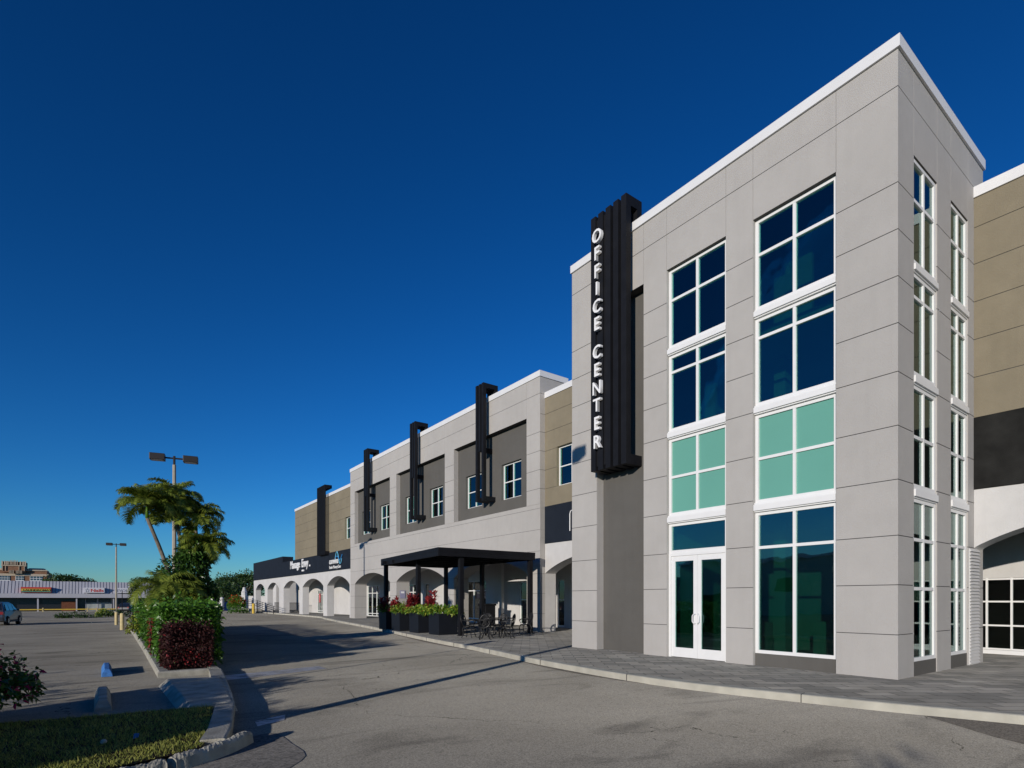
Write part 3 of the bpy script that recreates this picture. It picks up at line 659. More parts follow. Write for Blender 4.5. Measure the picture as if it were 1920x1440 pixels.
# ------------------------------------------------------------------ far arcade building
fb = thing('arcade_shops', 'white five-arch arcade with a navy sign band and a tan upper storey', 'building', (16.79, 60, 0))
X = 16.79; zt = 10.95
a = MB(); wy0, wy1 = 45.4, 47.1
rc = [(45.0, wy0, 5.78, zt), (wy1, 62.4, 5.78, zt), (wy0, wy1, 5.78, 6.66), (wy0, wy1, 8.5, zt)]
for (y0, y1, z0, z1) in rc: a.box(X + .015, X + .3, y0, y1, z0, z1, 'joint')
skinX(a, X, rc, uj=(), zj=[6.69, 7.57, 8.45, 9.33, 10.18], m='tan')
for y, s in ((wy0, -1), (wy1, 1)): a.box(X + .016, X + .3, y, y - s * .004, 6.66, 8.5, 'tan')
a.box(X + .3, 26, 62.1, 62.4, 4, zt, 'tan'); a.box(X + .3, 26, 45.0, 62.1, 10.6, 10.7, 'roofing')
a.box(X + .8, X + .9, 45.1, 62, 5.8, 10.5, 'darkin')
under(a.build('upper_wall', fb), fb)
under(window(fb, ('X', X), wy0 + .003, wy1 - .003, (6.663, 7.57, 8.497), d=.16, fw=.06), fb)
a = MB(); a.box(X - .04, X + .36, 45.05, 62.44, zt, 11.2, 'cap'); under(a.build('coping', fb), fb)
a = MB(); a.box(X - .05, X + .6, 45.01, 82.6, 4.1, 5.775, 'navy'); a.box(X - .05, X + .6, 67.3, 82.6, 5.775, 6.45, 'navy'); a.box(X + .6, 17.9, 67.3, 67.6, 4.1, 6.45, 'navy'); a.box(X + .6, 26, 67.6, 82.6, 5.8, 6, 'roofing'); a.box(X+.6, 26, 62.4, 67.3, 5.6, 5.7, 'roofing')
under(a.build('sign_band', fb), fb)
a = MB(); arch_wall(a, 'X', X, X + .65, [(46.0, 51.8), (52.9, 59.6), (60.8, 67.1), (69.1, 74.8), (76.2, 81.4)], -.1, 4.099, 45.0, 82.6, 2.78, .80, 'white_wall')
under(a.build('arcade_wall', fb), fb)
# shared shop front behind the arcades
sf = thing('shop_front_wall', 'white inner shop wall behind the arches, with doors and tall windows', 'wall', (20, 40, 0))
ops = [(22.6, 23.2, 0.05, 2.6, 'w'), (25.75, 26.6, .05, 2.55, 'w'), (30.2, 32.6, 0, 2.75, 'd'), (38.0, 38.7, .05, 2.75, 'w'), (39.3, 41.6, 0, 2.75, 'd'), (47.3, 50.2, 0, 2.8, 'd'), (59.6, 61.3, .0, 2.6, 'w'), (63.2, 65.2, 0, 2.6, 'd')]
a = MB(); cur = 13.3
for (y0, y1, z0, z1, _) in ops:
    a.box(20.0, 20.25, cur, y0, 0, 3.95, 'white_wall'); a.box(20.0, 20.25, y0, y1, z1, 3.95, 'white_wall')
    if z0 > 0: a.box(20.0, 20.25, y0, y1, 0, z0, 'white_wall')
    cur = y1
a.box(20.0, 20.25, cur, 73.0, 0, 3.95, 'white_wall')
a.box(17.5, 24, 13.3, 82.3, 3.95, 4.05, 'white_wall'); a.box(20.0, 26, 72.8, 73, 0, 3.95, 'white_wall'); a.box(19.4, 19.6, 27.62, 27.95, 0, 3.95, 'white_wall')
a.box(23, 23.1, 13.3, 73, 0, 3.95, 'infloor'); a.box(20.25, 23, 13.3, 73, .0, .01, 'infloor')
under(a.build('wall', sf), sf)
for (y0, y1, z0, z1, k) in ops:
    if k == 'w': under(window(sf, ('X', 20.0), y0, y1, (z0, 1.5, z1), cols=() if y1 - y0 < 1.2 else (.5,), d=.05, fw=.07, gm='clear'), sf)
    else: under(window(sf, ('X', 20.0), y0, y1, (z0, .25, 2.1, z1), cols=(.28, .64), d=.05, fw=.06, mull=.06, gm='clear', name='glazed_door'), sf)
a = MB(); a.box(19.97, 19.995, 64.0, 64.5, 1.2, 2.2, 'redposter'); M['redposter'] = mat('pinkish poster', (.55, .16, .16), .7, .2, .4, 3)
tag(a.build('window_poster'), 'small pinkish red poster on the far arcade shop door', 'poster')
# plaques on the pier reveals
for y, z, l in ((36.12, 1.9, 'small lilac plaque on the arch pier behind the tall red plants'), (28.25, 1.85, 'small pale plaque on the arch pier beside the tall pergola post')):
    a = MB(); a.box(16.75, 17.15, y - .03, y - .005, z - .3, z + .25, 'plaque'); a.box(16.82, 17.08, y - .034, y - .03, z + .05, z + .18, 'letter'); tag(a.build('wall_plaque'), l, 'plaque')

# ------------------------------------------------------------------ fin frames on the facades
def fin_mesh(xf, s, y0, z0, z1, xtop, xbot, hb=.24):
    a = MB(); y1 = y0 + s
    a.box(xf, xf + s, y0, y1, z0 + hb, z1 - hb, 'black')
    a.box(xf, xbot, y0, y1, z0, z0 + hb, 'black'); a.box(xf, xtop, y0, y1, z1 - hb, z1, 'black')
    a.box(xtop - s, xtop, y0, y1, 11.9, z1 - hb, 'black')
    return a
fl = ['nearest black three-bar frame on the grey block facade, above the pergola', 'middle black three-bar frame on the grey block facade', 'farthest black three-bar frame on the grey block facade, above the left arch']
for i, y in enumerate((24.44, 32.31, 40.18)):
    t = thing('fin_frame', fl[i], 'facade frame', (16.49, y, 6.6), 0, 'black bar frames hung on the grey facade')
    for k in range(3):
        a = fin_mesh(16.03, .18, y + k * .29, 9.28 if k == 1 else 6.67, 12.81, 16.95, 16.80); under(a.build('fin', t), t)
        M_ = None
t = thing('fin_frame', 'tall dense cluster of black fins on the tan wall above the navy band', 'facade frame', (16.79, 51, 5.6))
for k in range(8):
    a = fin_mesh(16.33, .12, 51.1 + k * .3, 5.62, 11.95, 17.0, 16.78, .3); under(a.build('fin', t), t)
t = thing('office_sign', 'tall black finned vertical sign reading OFFICE CENTER in white letters', 'sign', (12.04, 11, 5.2))
for k in range(5):
    a = fin_mesh(11.67, .19, 10.63 + k * .2975, 5.27, 12.72, 12.29 + .02, 12.315, .28); under(a.build('fin', t), t)
a = MB(); a.box(11.72, 11.84, 11.40, 11.55, 5.4, 12.6, 'black'); a.box(11.72, 11.84, 11.62, 11.84, 5.4, 12.6, 'black'); under(a.build('backing_panel', t), t)
zc = [443, 475.5, 509, 541.5, 575, 607.5, None, 660.6, 694, 727.6, 760, 794, 828.6]
for ch, py in zip('OFFICE CENTER', zc):
    if ch == ' ': continue
    Y = 11.66; d = 11.6 * .5903 + Y * .8072; z = 1.5 + (1124.5 - py) * d / 1053
    o = text(ch, .53, .05, 'letter', 'letter', t, (11.60, Y, z - .18), RX, .006, 'CENTER', .92); under(o, t)
# ------------------------------------------------------------------ arcade lettering
XS = 16.79 - .09
t = thing('shop_sign', 'white raised lettering Massage Envy on the dark navy band', 'sign', (XS, 60, 4.8))
o = text('Massage', 1.18, .04, 'letter', 'lettering', t, (XS, 63.9, 4.85), RX, .014, 'LEFT', .93); under(o, t)
o = text('Envy', 1.2, .04, 'letter', 'lettering', t, (XS, 59.6, 4.85), RX, .014, 'LEFT', .97); under(o, t)
for nm_, bb_ in (('underline', (58.85, 59.5, 4.42, 4.58)), ('full_stop', (56.75, 56.95, 4.82, 4.98))):
    a = MB(); a.box(XS - .04, XS + .04, *bb_, 'letter'); under(a.build(nm_, t), t)
t = thing('clinic_sign', 'white conviva Senior Primary Care lettering with a blue ribbon swirl on the navy band', 'sign', (XS, 49, 4.8))
o = text('conviva', .80, .03, 'letter', 'lettering', t, (XS, 50.9, 4.70), RX, .0, 'LEFT', .98); under(o, t)
o = text('Senior Primary Care', .40, .02, 'letter', 'lettering', t, (XS, 50.9, 4.28), RX, .0, 'LEFT', .9); under(o, t)
a = MB(); xx = XS - .03
def curve3(P, n=8): return [(xx, y, z) for y, z in catmull(P, n)]
a.tube(curve3([(49.2, 5.05), (49.05, 5.5), (48.75, 5.72), (48.5, 5.45), (48.3, 5.0), (48.05, 4.65), (47.75, 4.72), (47.6, 5.05)]), .035, 'cyan', 6)
a.tube(curve3([(49.2, 5.15), (48.9, 5.32), (48.5, 5.25), (48.15, 5.0), (47.8, 5.05), (47.45, 5.4)]), .035, 'bluetube', 6)
under(a.build('ribbon_logo', t), t)

# ------------------------------------------------------------------ pergola
pg = thing('pergola', 'black flat-roofed steel pergola over the patio furniture and planters', 'pergola', (12, 20, 0))
for (x, y) in ((12.0, 27.55), (12.0, 23.85), (12.1, 20.15), (15.6, 27.6), (15.6, 23.9), (15.6, 19.95)):
    a = MB(); a.box(x - .09, x + .09, y - .09, y + .09, 0, 3.30, 'black'); a.box(x - .13, x + .13, y - .13, y + .13, .0, .02, 'black'); under(a.build('post', pg), pg)
A, B, C_, D = (11.8, 27.75), (10.95, 20.0), (15.78, 19.8), (15.8, 27.8)
a = MB(); a.prism([B, C_, D, A], 3.47, 3.62, 'black'); under(a.build('roof', pg), pg)
a = MB()
for p, q in ((A, B), (B, C_), (C_, D), (D, A)):
    p, q = Vector(p), Vector(q); t_ = (q - p).normalized(); n_ = Vector((-t_.y, t_.x)); i0 = p + n_ * .01 ; i1 = q + n_ * .01
    c = [i0, i1, i1 + n_ * .1, i0 + n_ * .1]; a.prism([tuple(v) for v in c], 3.28, 3.468, 'black')
under(a.build('rim_beam', pg), pg)
for i in range(6):
    y = 21.1 + i * 1.15; a = MB(); a.box(11.5, 15.7, y - .04, y + .04, 3.31, 3.46, 'black'); under(a.build('joist', pg), pg)

# ------------------------------------------------------------------ foliage helpers
def leaf(a, p, d, L, W, m, droop=.25, nrm=None):
    d = d.normalized(); s = d.cross(nrm if nrm is not None else Vector((0, 0, 1)))
    if s.length < .05: s = d.cross(Vector((1, 0, 0)))
    s.normalize(); dn = Vector((0, 0, -1)); q = p + d * L * .5 - dn * (-.0); tip = p + d * L + dn * L * droop
    a.idx([p, q + s * W * .5, tip, q - s * W * .5], [(0, 1, 2, 3)], m)
def rv(r=random):
    while True:
        v = Vector((r.uniform(-1, 1), r.uniform(-1, 1), r.uniform(-1, 1)))
        if .05 < v.length < 1: return v.normalized()
def bushmesh(a, c, rad, n, L, W, m, seed, shell=.45, m2=None, f2=0., flat=False, lump=.22):
    r = random.Random(seed); c = Vector(c); lumps = [(rv(r), r.uniform(-lump, lump)) for _ in range(14)]
    for i in range(n):
        a.cur = i + seed * 1000; v = rv(r)
        if v.z < -.3: v.z = -v.z * .3
        k = 1 + sum(h * max(0, v.dot(u)) ** 6 for u, h in lumps); t = (1 - shell * r.random() ** 1.6) * k
        p = c + Vector((v.x * rad[0], v.y * rad[1], v.z * rad[2])) * t
        dr = (v * .7 + rv(r) * .8).normalized(); mm = m2 if (m2 and r.random() < f2) else m
        leaf(a, p, dr, L * r.uniform(.6, 1.3), W * r.uniform(.7, 1.2), mm, r.uniform(0, .5), rv(r))
def boxhedge(a, x0, x1, y0, y1, z0, z1, n, L, W, m, seed, xf=None, m2=None, f2=0.):
    r = random.Random(seed)
    for i in range(n):
        a.cur = i; u = r.random(); y = r.uniform(y0, y1); f = (xf(y) if xf else (x0, x1)); X0, X1 = f
        dep = .28 * r.random() ** 1.5; z = r.uniform(z0, z1); x = r.uniform(X0, X1); top = z1 + .09 * math.sin(x * 5 + y * 3.1) + .07 * math.sin(y * 6.3) + (r.random() ** 8) * .16
        if u < .42: z = top - dep; nn = Vector((0, 0, 1))
        elif u < .66: x = X0 + dep + .05 * math.sin(y * 5); nn = Vector((-1, 0, .2))
        elif u < .84: x = X1 - dep; nn = Vector((1, 0, .2))
        else:
            y = y0 + dep; X0, X1 = xf(y) if xf else (x0, x1); x = r.uniform(X0, X1); y += .05 * math.sin(x * 6); nn = Vector((0, -1, .2))
        p = Vector((x, y, z)); dr = (nn * .6 + rv(r)).normalized()
        leaf(a, p, dr, L * r.uniform(.6, 1.35), W * r.uniform(.7, 1.2), m2 if (m2 and r.random() < f2) else m, r.uniform(0, .4), rv(r))

# island planting
a = MB(); hx = lambda y: (1.12 + (y - 15) * .012, 2.35 + (y - 15) * .09)
boxhedge(a, 1.1, 2.5, 15.4, 36, .0, 1.36, 16000, .13, .06, 'hedge', 5, hx)
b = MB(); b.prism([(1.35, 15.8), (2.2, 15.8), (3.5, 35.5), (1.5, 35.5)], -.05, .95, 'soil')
hg = thing('clipped_hedge', 'glossy green clipped hedge filling the kerbed island under the palms', 'hedge', (1.8, 16, 0))
under(a.build('foliage', hg, ids=True), hg); under(b.build('inner_branches', hg), hg)
a = MB(); boxhedge(a, 1.12, 2.02, 14.1, 15.0, 0, .84, 7500, .07, .035, 'maroon', 6, None, 'redleaf', .015)
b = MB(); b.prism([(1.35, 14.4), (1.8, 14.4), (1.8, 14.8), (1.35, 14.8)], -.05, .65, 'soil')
r_ = random.Random(9)
for i in range(55): a.cur = i; leaf(a, Vector((r_.uniform(1.1, 2.0), 14.08 + r_.uniform(0, .1), r_.uniform(.05, .4))), Vector((r_.uniform(-.5, .5), -1, r_.uniform(-.3, .6))), .09, .05, 'redleaf', .2, rv(r_))
hm = thing('maroon_shrub', 'dark maroon clipped shrub block at the near tip of the island', 'shrub', (1.5, 14.5, 0))
under(a.build('foliage', hm, ids=True), hm); under(b.build('inner_branches', hm), hm)
for (px, py, h, l) in ((1.2, 18.2, 1.0, 'thin red-leaved upright stalk in front of the left hedge side'),):
    a = MB(); r_ = random.Random(2)
    for i in range(90): a.cur = i; leaf(a, Vector((px - .12, py, r_.uniform(0, h))), rv(r_), .12, .04, 'redleaf', .3)
    a.tube([(px - .12, py, 0), (px - .12, py, h)], .012, 'bark2', 5); tag(a.build('red_stalk_plant', ids=True), l, 'plant')
a = MB(); bushmesh(a, (1.15, 27, .35), (.35, .7, .6), 500, .12, .06, 'lime', 31, m2='maroon', f2=.35); tag(a.build('croton_bush', ids=True), 'small yellow and red croton at the far left end of the hedge', 'shrub')

def frond(a, base, az, up, L, m='palm', n=34, ll=.34, droop=1.0, seed=0, sid=0):
    r = random.Random(seed); h = Vector((math.cos(az), math.sin(az), 0)); pts = []; p = Vector(base); e = up
    N = 14
    for i in range(N + 1):
        pts.append(p.copy()); t = i / N; ang = e - droop * 1.9 * t ** 1.3; p = p + (h * math.cos(ang) + Vector((0, 0, 1)) * math.sin(ang)) * (L / N)
    a.cur = sid; a.tube(pts, [.018 * (1 - .8 * i / N) + .002 for i in range(N + 1)], m, 4, False)
    s0 = Vector((-h.y, h.x, 0))
    for i in range(n * 2):
        t = .14 + .86 * (i // 2) / n; k = min(t * N, N - .001); j = int(k); q = pts[j].lerp(pts[j + 1], k - j); d = (pts[j + 1] - pts[j]).normalized()
        side = 1 if i % 2 else -1; upv = s0.cross(d) * (1 if s0.cross(d).z > 0 else -1)
        ld_ = (s0 * side * .85 + d * .55 + upv * r.uniform(-.1, .35)).normalized(); l = ll * (math.sin(math.pi * min(1, t * .85 + .12)) ** .6) * r.uniform(.8, 1.15); wd = .021
        mid = q + ld_ * l * .55; tip = q + (ld_ * .92 + Vector((0, 0, -1)) * r.uniform(.12, .5)) * l
        wv = d * wd; a.cur = sid + i % 7
        a.idx([q - wv * .5, q + wv * .5, mid + wv * .6, tip, mid - wv * .6], [(0, 1, 2, 4), (4, 2, 3)], m)
def palm(label, base, top, nf, L, seed, lean=None, group='palms in the island cluster', up0=1.4, ll=.38, m='palm'):
    r = random.Random(seed); t = thing('palm_tree', label, 'palm tree', base, 0, group); b = Vector(base); tp = Vector(top)
    pts = []; rad = []
    for i in range(15):
        f = i / 14; q = b.lerp(tp, f); q += Vector((1, .2, 0)) * .16 * math.sin(f * math.pi) * (1 if tp.x < b.x else -.4); pts.append(q - b); rad.append((.085 - .035 * f) * (1 + .06 * (i % 2)))
    a = MB(); a.tube(pts, rad, 'bark', 9); a.build('trunk', t, smooth=True)
    a = MB(); a.tube([tp - b, tp - b + Vector((0, 0, .45))], [.06, .03], 'green', 8); a.build('crownshaft', t, smooth=True)
    a = MB()
    for i in range(nf):
        az = 2 * math.pi * i / nf * 2.4 + r.uniform(-.3, .3); up = up0 - 1.25 * (i / nf) + r.uniform(-.15, .15)
        frond(a, tp - b + Vector((0, 0, .38)), az, up, L * r.uniform(.85, 1.1), m, 62, ll, r.uniform(.75, 1.3), seed * 50 + i, i * 13)
    a.build('fronds', t, ids=True); return t
palm('left-leaning tall palm of the island cluster, its crown lowest to the left', (2.25, 21.6, 0), (1.2, 21.7, 4.15), 30, 1.12, 1)
palm('tall palm rising in front of the near lamp pole, highest crown of the cluster', (2.4, 22.3, 0), (2.03, 22.5, 4.5), 32, 1.2, 2)
palm('rear right palm of the island cluster with fronds hanging to the right', (2.7, 22.0, 0), (2.65, 22.2, 3.9), 28, 1.1, 3)
palm('lower right palm of the cluster, half buried in the dark shrub', (2.9, 21.8, 0), (2.85, 21.9, 2.9), 26, 1.0, 4)
palm('short feathery palm drooping over the left of the hedge', (1.75, 20.8, 0), (1.55, 20.8, 1.45), 20, 1.3, 5, up0=1.1)
palm('stubby palm between the trunks and the hedge top', (2.1, 20.6, 0), (2.05, 20.6, 1.2), 16, .9, 6, up0=1.2)
sh = thing('dark_climbing_shrub', 'large dark green leafy shrub wrapped round the right side of the palm cluster', 'shrub', (2.7, 22, 0))
a = MB(); bushmesh(a, (2.45, 21.8, 1.5), (.75, .8, 1.1), 4200, .15, .07, 'shrub', 11, lump=.1); bushmesh(a, (2.5, 21.8, 2.75), (.5, .6, 1.0), 2600, .15, .07, 'shrub', 12, lump=.1); bushmesh(a, (2.6, 22.0, .9), (.6, .8, .8), 1800, .15, .07, 'shrub', 14, lump=.1)
bushmesh(a, (2.1, 21.2, 1.25), (.75, .7, .8), 1800, .14, .07, 'shrub', 15, lump=.2); bushmesh(a, (2.0, 21.6, 2.0), (.55, .6, .95), 1500, .14, .07, 'shrub', 13)
under(a.build('foliage', sh, ids=True), sh)
a = MB(); a.tube([(2.7, 21.9, 0), (2.7, 21.9, 1.5), (2.65, 21.9, 3.3)], [.09, .07, .03], 'bark2', 7); a.tube([(2.72, 21.9, .5), (3.0, 21.9, 1.6)], [.05, .02], 'bark2', 6); under(a.build('stem', sh, smooth=True), sh)

# bougainvillea and the hedge line left of the picture
def bougain(label, c, rad, n, seed, nm='bougainvillea', group=None, fl=.06):
    t = thing(nm, label, 'shrub', (c[0], c[1], -.03), 0, group); a = MB(); bushmesh(a, (0, 0, c[2]), rad, n, .075, .05, 'shrub', seed, .8, 'magenta', fl, lump=.5)
    r = random.Random(seed)
    for k in range(16):
        az = r.uniform(0, 6.28); el = r.uniform(.1, 1.2); d = Vector((math.cos(az) * math.cos(el), math.sin(az) * math.cos(el), math.sin(el))); p0 = Vector((0, 0, c[2])) + Vector((d.x * rad[0], d.y * rad[1], d.z * rad[2])) * .7
        L = r.uniform(.3, .6) * rad[0]; end = p0 + d * L + Vector((0, 0, -.12)); a.tube([p0, (p0 + end) / 2 + Vector((0, 0, .04)), end], .005, 'bark2', 4)
        for q in range(26):
            f = r.random(); pp = p0.lerp(end, f) + rv(r) * .045; a.cur = k * 40 + q; leaf(a, pp, rv(r), .07, .05, 'magenta' if (f > .72 and k % 3 == 0) else 'shrub', .2, rv(r))
    a.build('foliage', t, ids=True)
    a = MB()
    for k in range(6): x, y = r.uniform(-.5, .5) * rad[0], r.uniform(-.5, .5) * rad[1]; a.tube([(x * .3, y * .3, 0), (x, y, c[2] * .9)], [.03, .012], 'bark2', 5)
    a.build('stem', t); return t
bougain('bougainvillea bush with magenta flowers at the left picture edge', (-1.45, 9.3, .42), (.86, .75, .60), 6500, 21, fl=.13)
a = MB(); boxhedge(a, -4.9, -3.8, 5.0, 9.4, -.1, 1.25, 9000, .12, .06, 'hedge', 77)
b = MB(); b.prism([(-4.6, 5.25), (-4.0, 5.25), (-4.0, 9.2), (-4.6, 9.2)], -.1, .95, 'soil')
t = thing('verge_hedge', 'dense green hedge on the verge beyond the left picture edge', 'hedge', (-4.3, 7.5, -.1)); under(a.build('foliage', t, ids=True), t); under(b.build('inner_branches', t), t)
for i, (x, y, h, rr, n) in enumerate(((-4.8, 10.3, .5, .8, 700), (-6.2, 11.4, .6, .9, 900), (-8.5, 12.5, .8, 1.1, 900))):
    bougain('leafy shrub in the row beyond the left picture edge', (x, y, h), (rr, rr * .9, h * .95), n, 40 + i, 'verge_shrub', 'shrubs in the row beyond the left picture edge', .03)

# ------------------------------------------------------------------ wheel stops, bollards
def wheelstop(label, m, x0, x1, y0, y1, zt=.12):
    z = -.13; a = MB(); c = .055; e = .1
    vs = [(x0, y0, z), (x1, y0, z), (x1, y1, z), (x0, y1, z), (x0 + .01, y0 + .005, z + .06), (x1 - .01, y0 + .005, z + .06), (x1 - .01, y1 - .005, z + .06), (x0 + .01, y1 - .005, z + .06),
          (x0 + c, y0 + e, zt - .1), (x1 - c, y0 + e, zt - .1), (x1 - c, y1 - e, zt - .1), (x0 + c, y1 - e, zt - .1)]
    a.idx(vs, [(0, 1, 5, 4), (1, 2, 6, 5), (2, 3, 7, 6), (3, 0, 4, 7), (4, 5, 9, 8), (5, 6, 10, 9), (6, 7, 11, 10), (7, 4, 8, 11), (8, 9, 10, 11)], m)
    o = a.build('wheel_stop', bevel=.008); return tag(o, label, 'wheel stop', 'concrete wheel stops')
wheelstop('grey concrete wheel stop beside the grass verge', 'oldconcrete', -.09, .13, 10.15, 11.95)
wheelstop('blue painted wheel stop in the sunlit parking bay', 'bluepaint', .0, .2, 14.65, 16.4)
def bollard(label, x, y, h, m, rr=.075, pole=0):
    z = zg(x, y); t = thing('bollard', label, 'bollard', (x, y, z)); a = MB(); a.lathe([(rr, 0), (rr, h - .05), (rr * .8, h - .015), (rr * .3, h)], m, 14); a.build('pipe', t, smooth=False)
    if pole: a = MB(); a.tube([(.0, 0, h - .02), (0, 0, h + pole)], .02, 'black', 6); a.build('rod', t)
    return t
bollard('cream bollard with a thin black rod on top, at the near left island kerb', 1.0, 40.5, 1.0, 'cream', .11, 1.3)
bollard('shorter cream bollard just behind the rod-topped one', .9, 50.5, .95, 'cream', .11)
bollard('bright yellow bollard by the arcade ramp', 14.6, 72.0, 1.2, 'yellow', .16)

# ------------------------------------------------------------------ parking lot lamps
def lamp(label, x, y, h, z=None, rz=-.2, group='twin-headed parking lot lamps'):
    zb = zg(x, y) if z is None else z
    t = thing('lot_lamp', label, 'street lamp', (x, y, zb), rz, group); H = h - zb
    a = MB(); a.tube([(0, 0, 0), (0, 0, H - .35)], [.13, .085], 'pole', 8); a.build('pole', t)
    a = MB(); a.lathe([(.28, 0), (.28, .55), (.25, .6)], 'oldconcrete', 16); a.build('footing', t)
    a = MB(); a.tube([(0, 0, H - .36), (0, 0, H + .12)], .06, 'bronze', 8); a.tube([(-.5, 0, H), (.5, 0, H)], .045, 'bronze', 6); a.build('arm', t)
    for s in (-1, 1):
        a = MB(); a.box(s * .42 if s > 0 else -1.12, 1.12 if s > 0 else -.42, -.24, .24, H - .17, H + .17, 'bronze'); hd = a.build('lamp_head', t, bevel=.02)
        b = MB(); b.box(s * .77 - .28, s * .77 + .28, -.2, .2, H - .182, H - .171, 'lens'); b.build('lens', hd)
    return t
lamp('near twin-headed lot lamp rising behind the palms', 3.17, 35.1, 9.1)
def pxpos(px, d): r = (px - 960) / 1053 * d; return r * .8072 + d * .5903, -r * .5903 + d * .8072
x, y = pxpos(218, 75.5); lamp('distant twin-headed lot lamp in front of the strip mall', x, y, 8.95)
lamp('twin-headed lot lamp out of frame that shadows the driveway', -1.10, 6.58, 9.0, -.05, .0)
a = MB(); a.tube([(-6.4, 7.55, -.13), (-6.4, 7.55, 4.3)], .03, 'bronze', 6); a.box(-6.42, -6.39, 7.35, 7.75, 3.85, 4.3, 'bronze'); tag(a.build('sign_post'), 'thin sign post beyond the left picture edge', 'sign post')

# ------------------------------------------------------------------ planters and plants
PL = [(11.98, 26.9), (11.92, 25.2), (11.95, 23.3), (11.98, 21.45)]
ll_ = ['leftmost tall black planter box under the pergola', 'second black planter box from the left under the pergola', 'third black planter box from the left under the pergola', 'rightmost and nearest black planter box under the pergola']
for (x, y), l in zip(PL, ll_):
    t = thing('planter_box', l, 'planter', (x, y, 0), 0, 'black planter boxes in a row'); a = MB(); b = .45; c = .46; h = .90
    a.idx([(-b, -b, 0), (b, -b, 0), (b, b, 0), (-b, b, 0), (-c, -c, h), (c, -c, h), (c, c, h), (-c, c, h), (-c + .05, -c + .05, h), (c - .05, -c + .05, h), (c - .05, c - .05, h), (-c + .05, c - .05, h), (-c + .05, -c + .05, h - .1), (c - .05, -c + .05, h - .1), (c - .05, c - .05, h - .1), (-c + .05, c - .05, h - .1)],
          [(0, 1, 5, 4), (1, 2, 6, 5), (2, 3, 7, 6), (3, 0, 4, 7)] + [(4 + i, 4 + (i + 1) % 4, 8 + (i + 1) % 4, 8 + i) for i in range(4)] + [(8 + i, 8 + (i + 1) % 4, 12 + (i + 1) % 4, 12 + i) for i in range(4)] + [(3, 2, 1, 0)], 'planterblack')
    M.setdefault('planterblack', mat('black fibreglass', (.009, .011, .016), .5, .4, .15, 3))
    a.build('box', t); a = MB(); a.box(-.4, .4, -.4, .4, h - .14, h - .09, 'soil'); a.build('potting_soil', t)
def cordyline(x, y, z, h, seed, label):
    r = random.Random(seed); a = MB(); t = thing('red_cordyline', label, 'plant', (x, y, z), 0, 'crimson spiky plants in the planters')
    for k in range(7):
        bx, by, hh = r.uniform(-.26, .2), r.uniform(-.3, .3), h * r.uniform(.45, 1)
        for i in range(42):
            f = r.uniform(.35, 1.); az = r.uniform(0, 6.28); el = -.2 + 1.3 * f + r.uniform(-.3, .2); d = Vector((math.cos(az) * math.cos(el), math.sin(az) * math.cos(el), math.sin(el))); a.cur = k * 40 + i
            leaf(a, Vector((bx, by, hh * f)), d, r.uniform(.26, .42), .085, 'redleaf', .35)
    a.build('foliage', t, ids=True); a = MB(); a.tube([(0, 0, 0), (0, 0, h * .8)], .012, 'bark2', 5); a.build('stem', t)
def bushy(x, y, z, rr, h, m, seed, label, m2=None, n=900):
    a = MB(); bushmesh(a, (0, 0, h * .35), (rr, rr, h * .65), n, .12, .06, m, seed, .8, m2, .45, lump=.5); o = a.build('bedding_plant', ids=True); o.location = (x, y, z)
    tag(o, label, 'plant', 'green and lime plants in the planters')
for i, (x, y, h) in enumerate(((11.7, 26.9, .72), (11.65, 25.35, .76), (11.65, 23.85, .80), (11.85, 22.3, .98))):
    cordyline(x, y, .84, h, 60 + i, 'crimson spiky plant, number %s' % ['far left over the leftmost planter', 'over the second planter from the left', 'above the third planter', 'tallest, above the gap beside the nearest planter'][i] if False else ['crimson spiky plant over the leftmost planter', 'crimson spiky plant over the second planter from the left', 'crimson spiky plant at the left of the third planter', 'tallest crimson spiky plant, between the third and nearest planters'][i])
for i, (x, y, m, rr, h, l) in enumerate(((11.8, 26.8, 'green', .47, .36, 'green bedding plant in the leftmost planter'), (11.75, 25.0, 'lime', .46, .44, 'lime bedding plant in the second planter from the left'), (11.75, 23.2, 'lime', .54, .5, 'lime yellow bedding plant in the third planter'), (11.8, 21.5, 'green', .58, .52, 'fresh green bushy plant in the nearest planter'), (12.2, 20.75, 'green', .3, .42, 'small green plant spilling by the pergola post'), (11.7, 22.4, 'lime', .38, .42, 'lime plant spilling between the third and nearest planters'))):
    bushy(x, y, .84, rr, h, m, 80 + i, l, 'green' if m == 'lime' else 'lime', 1100)

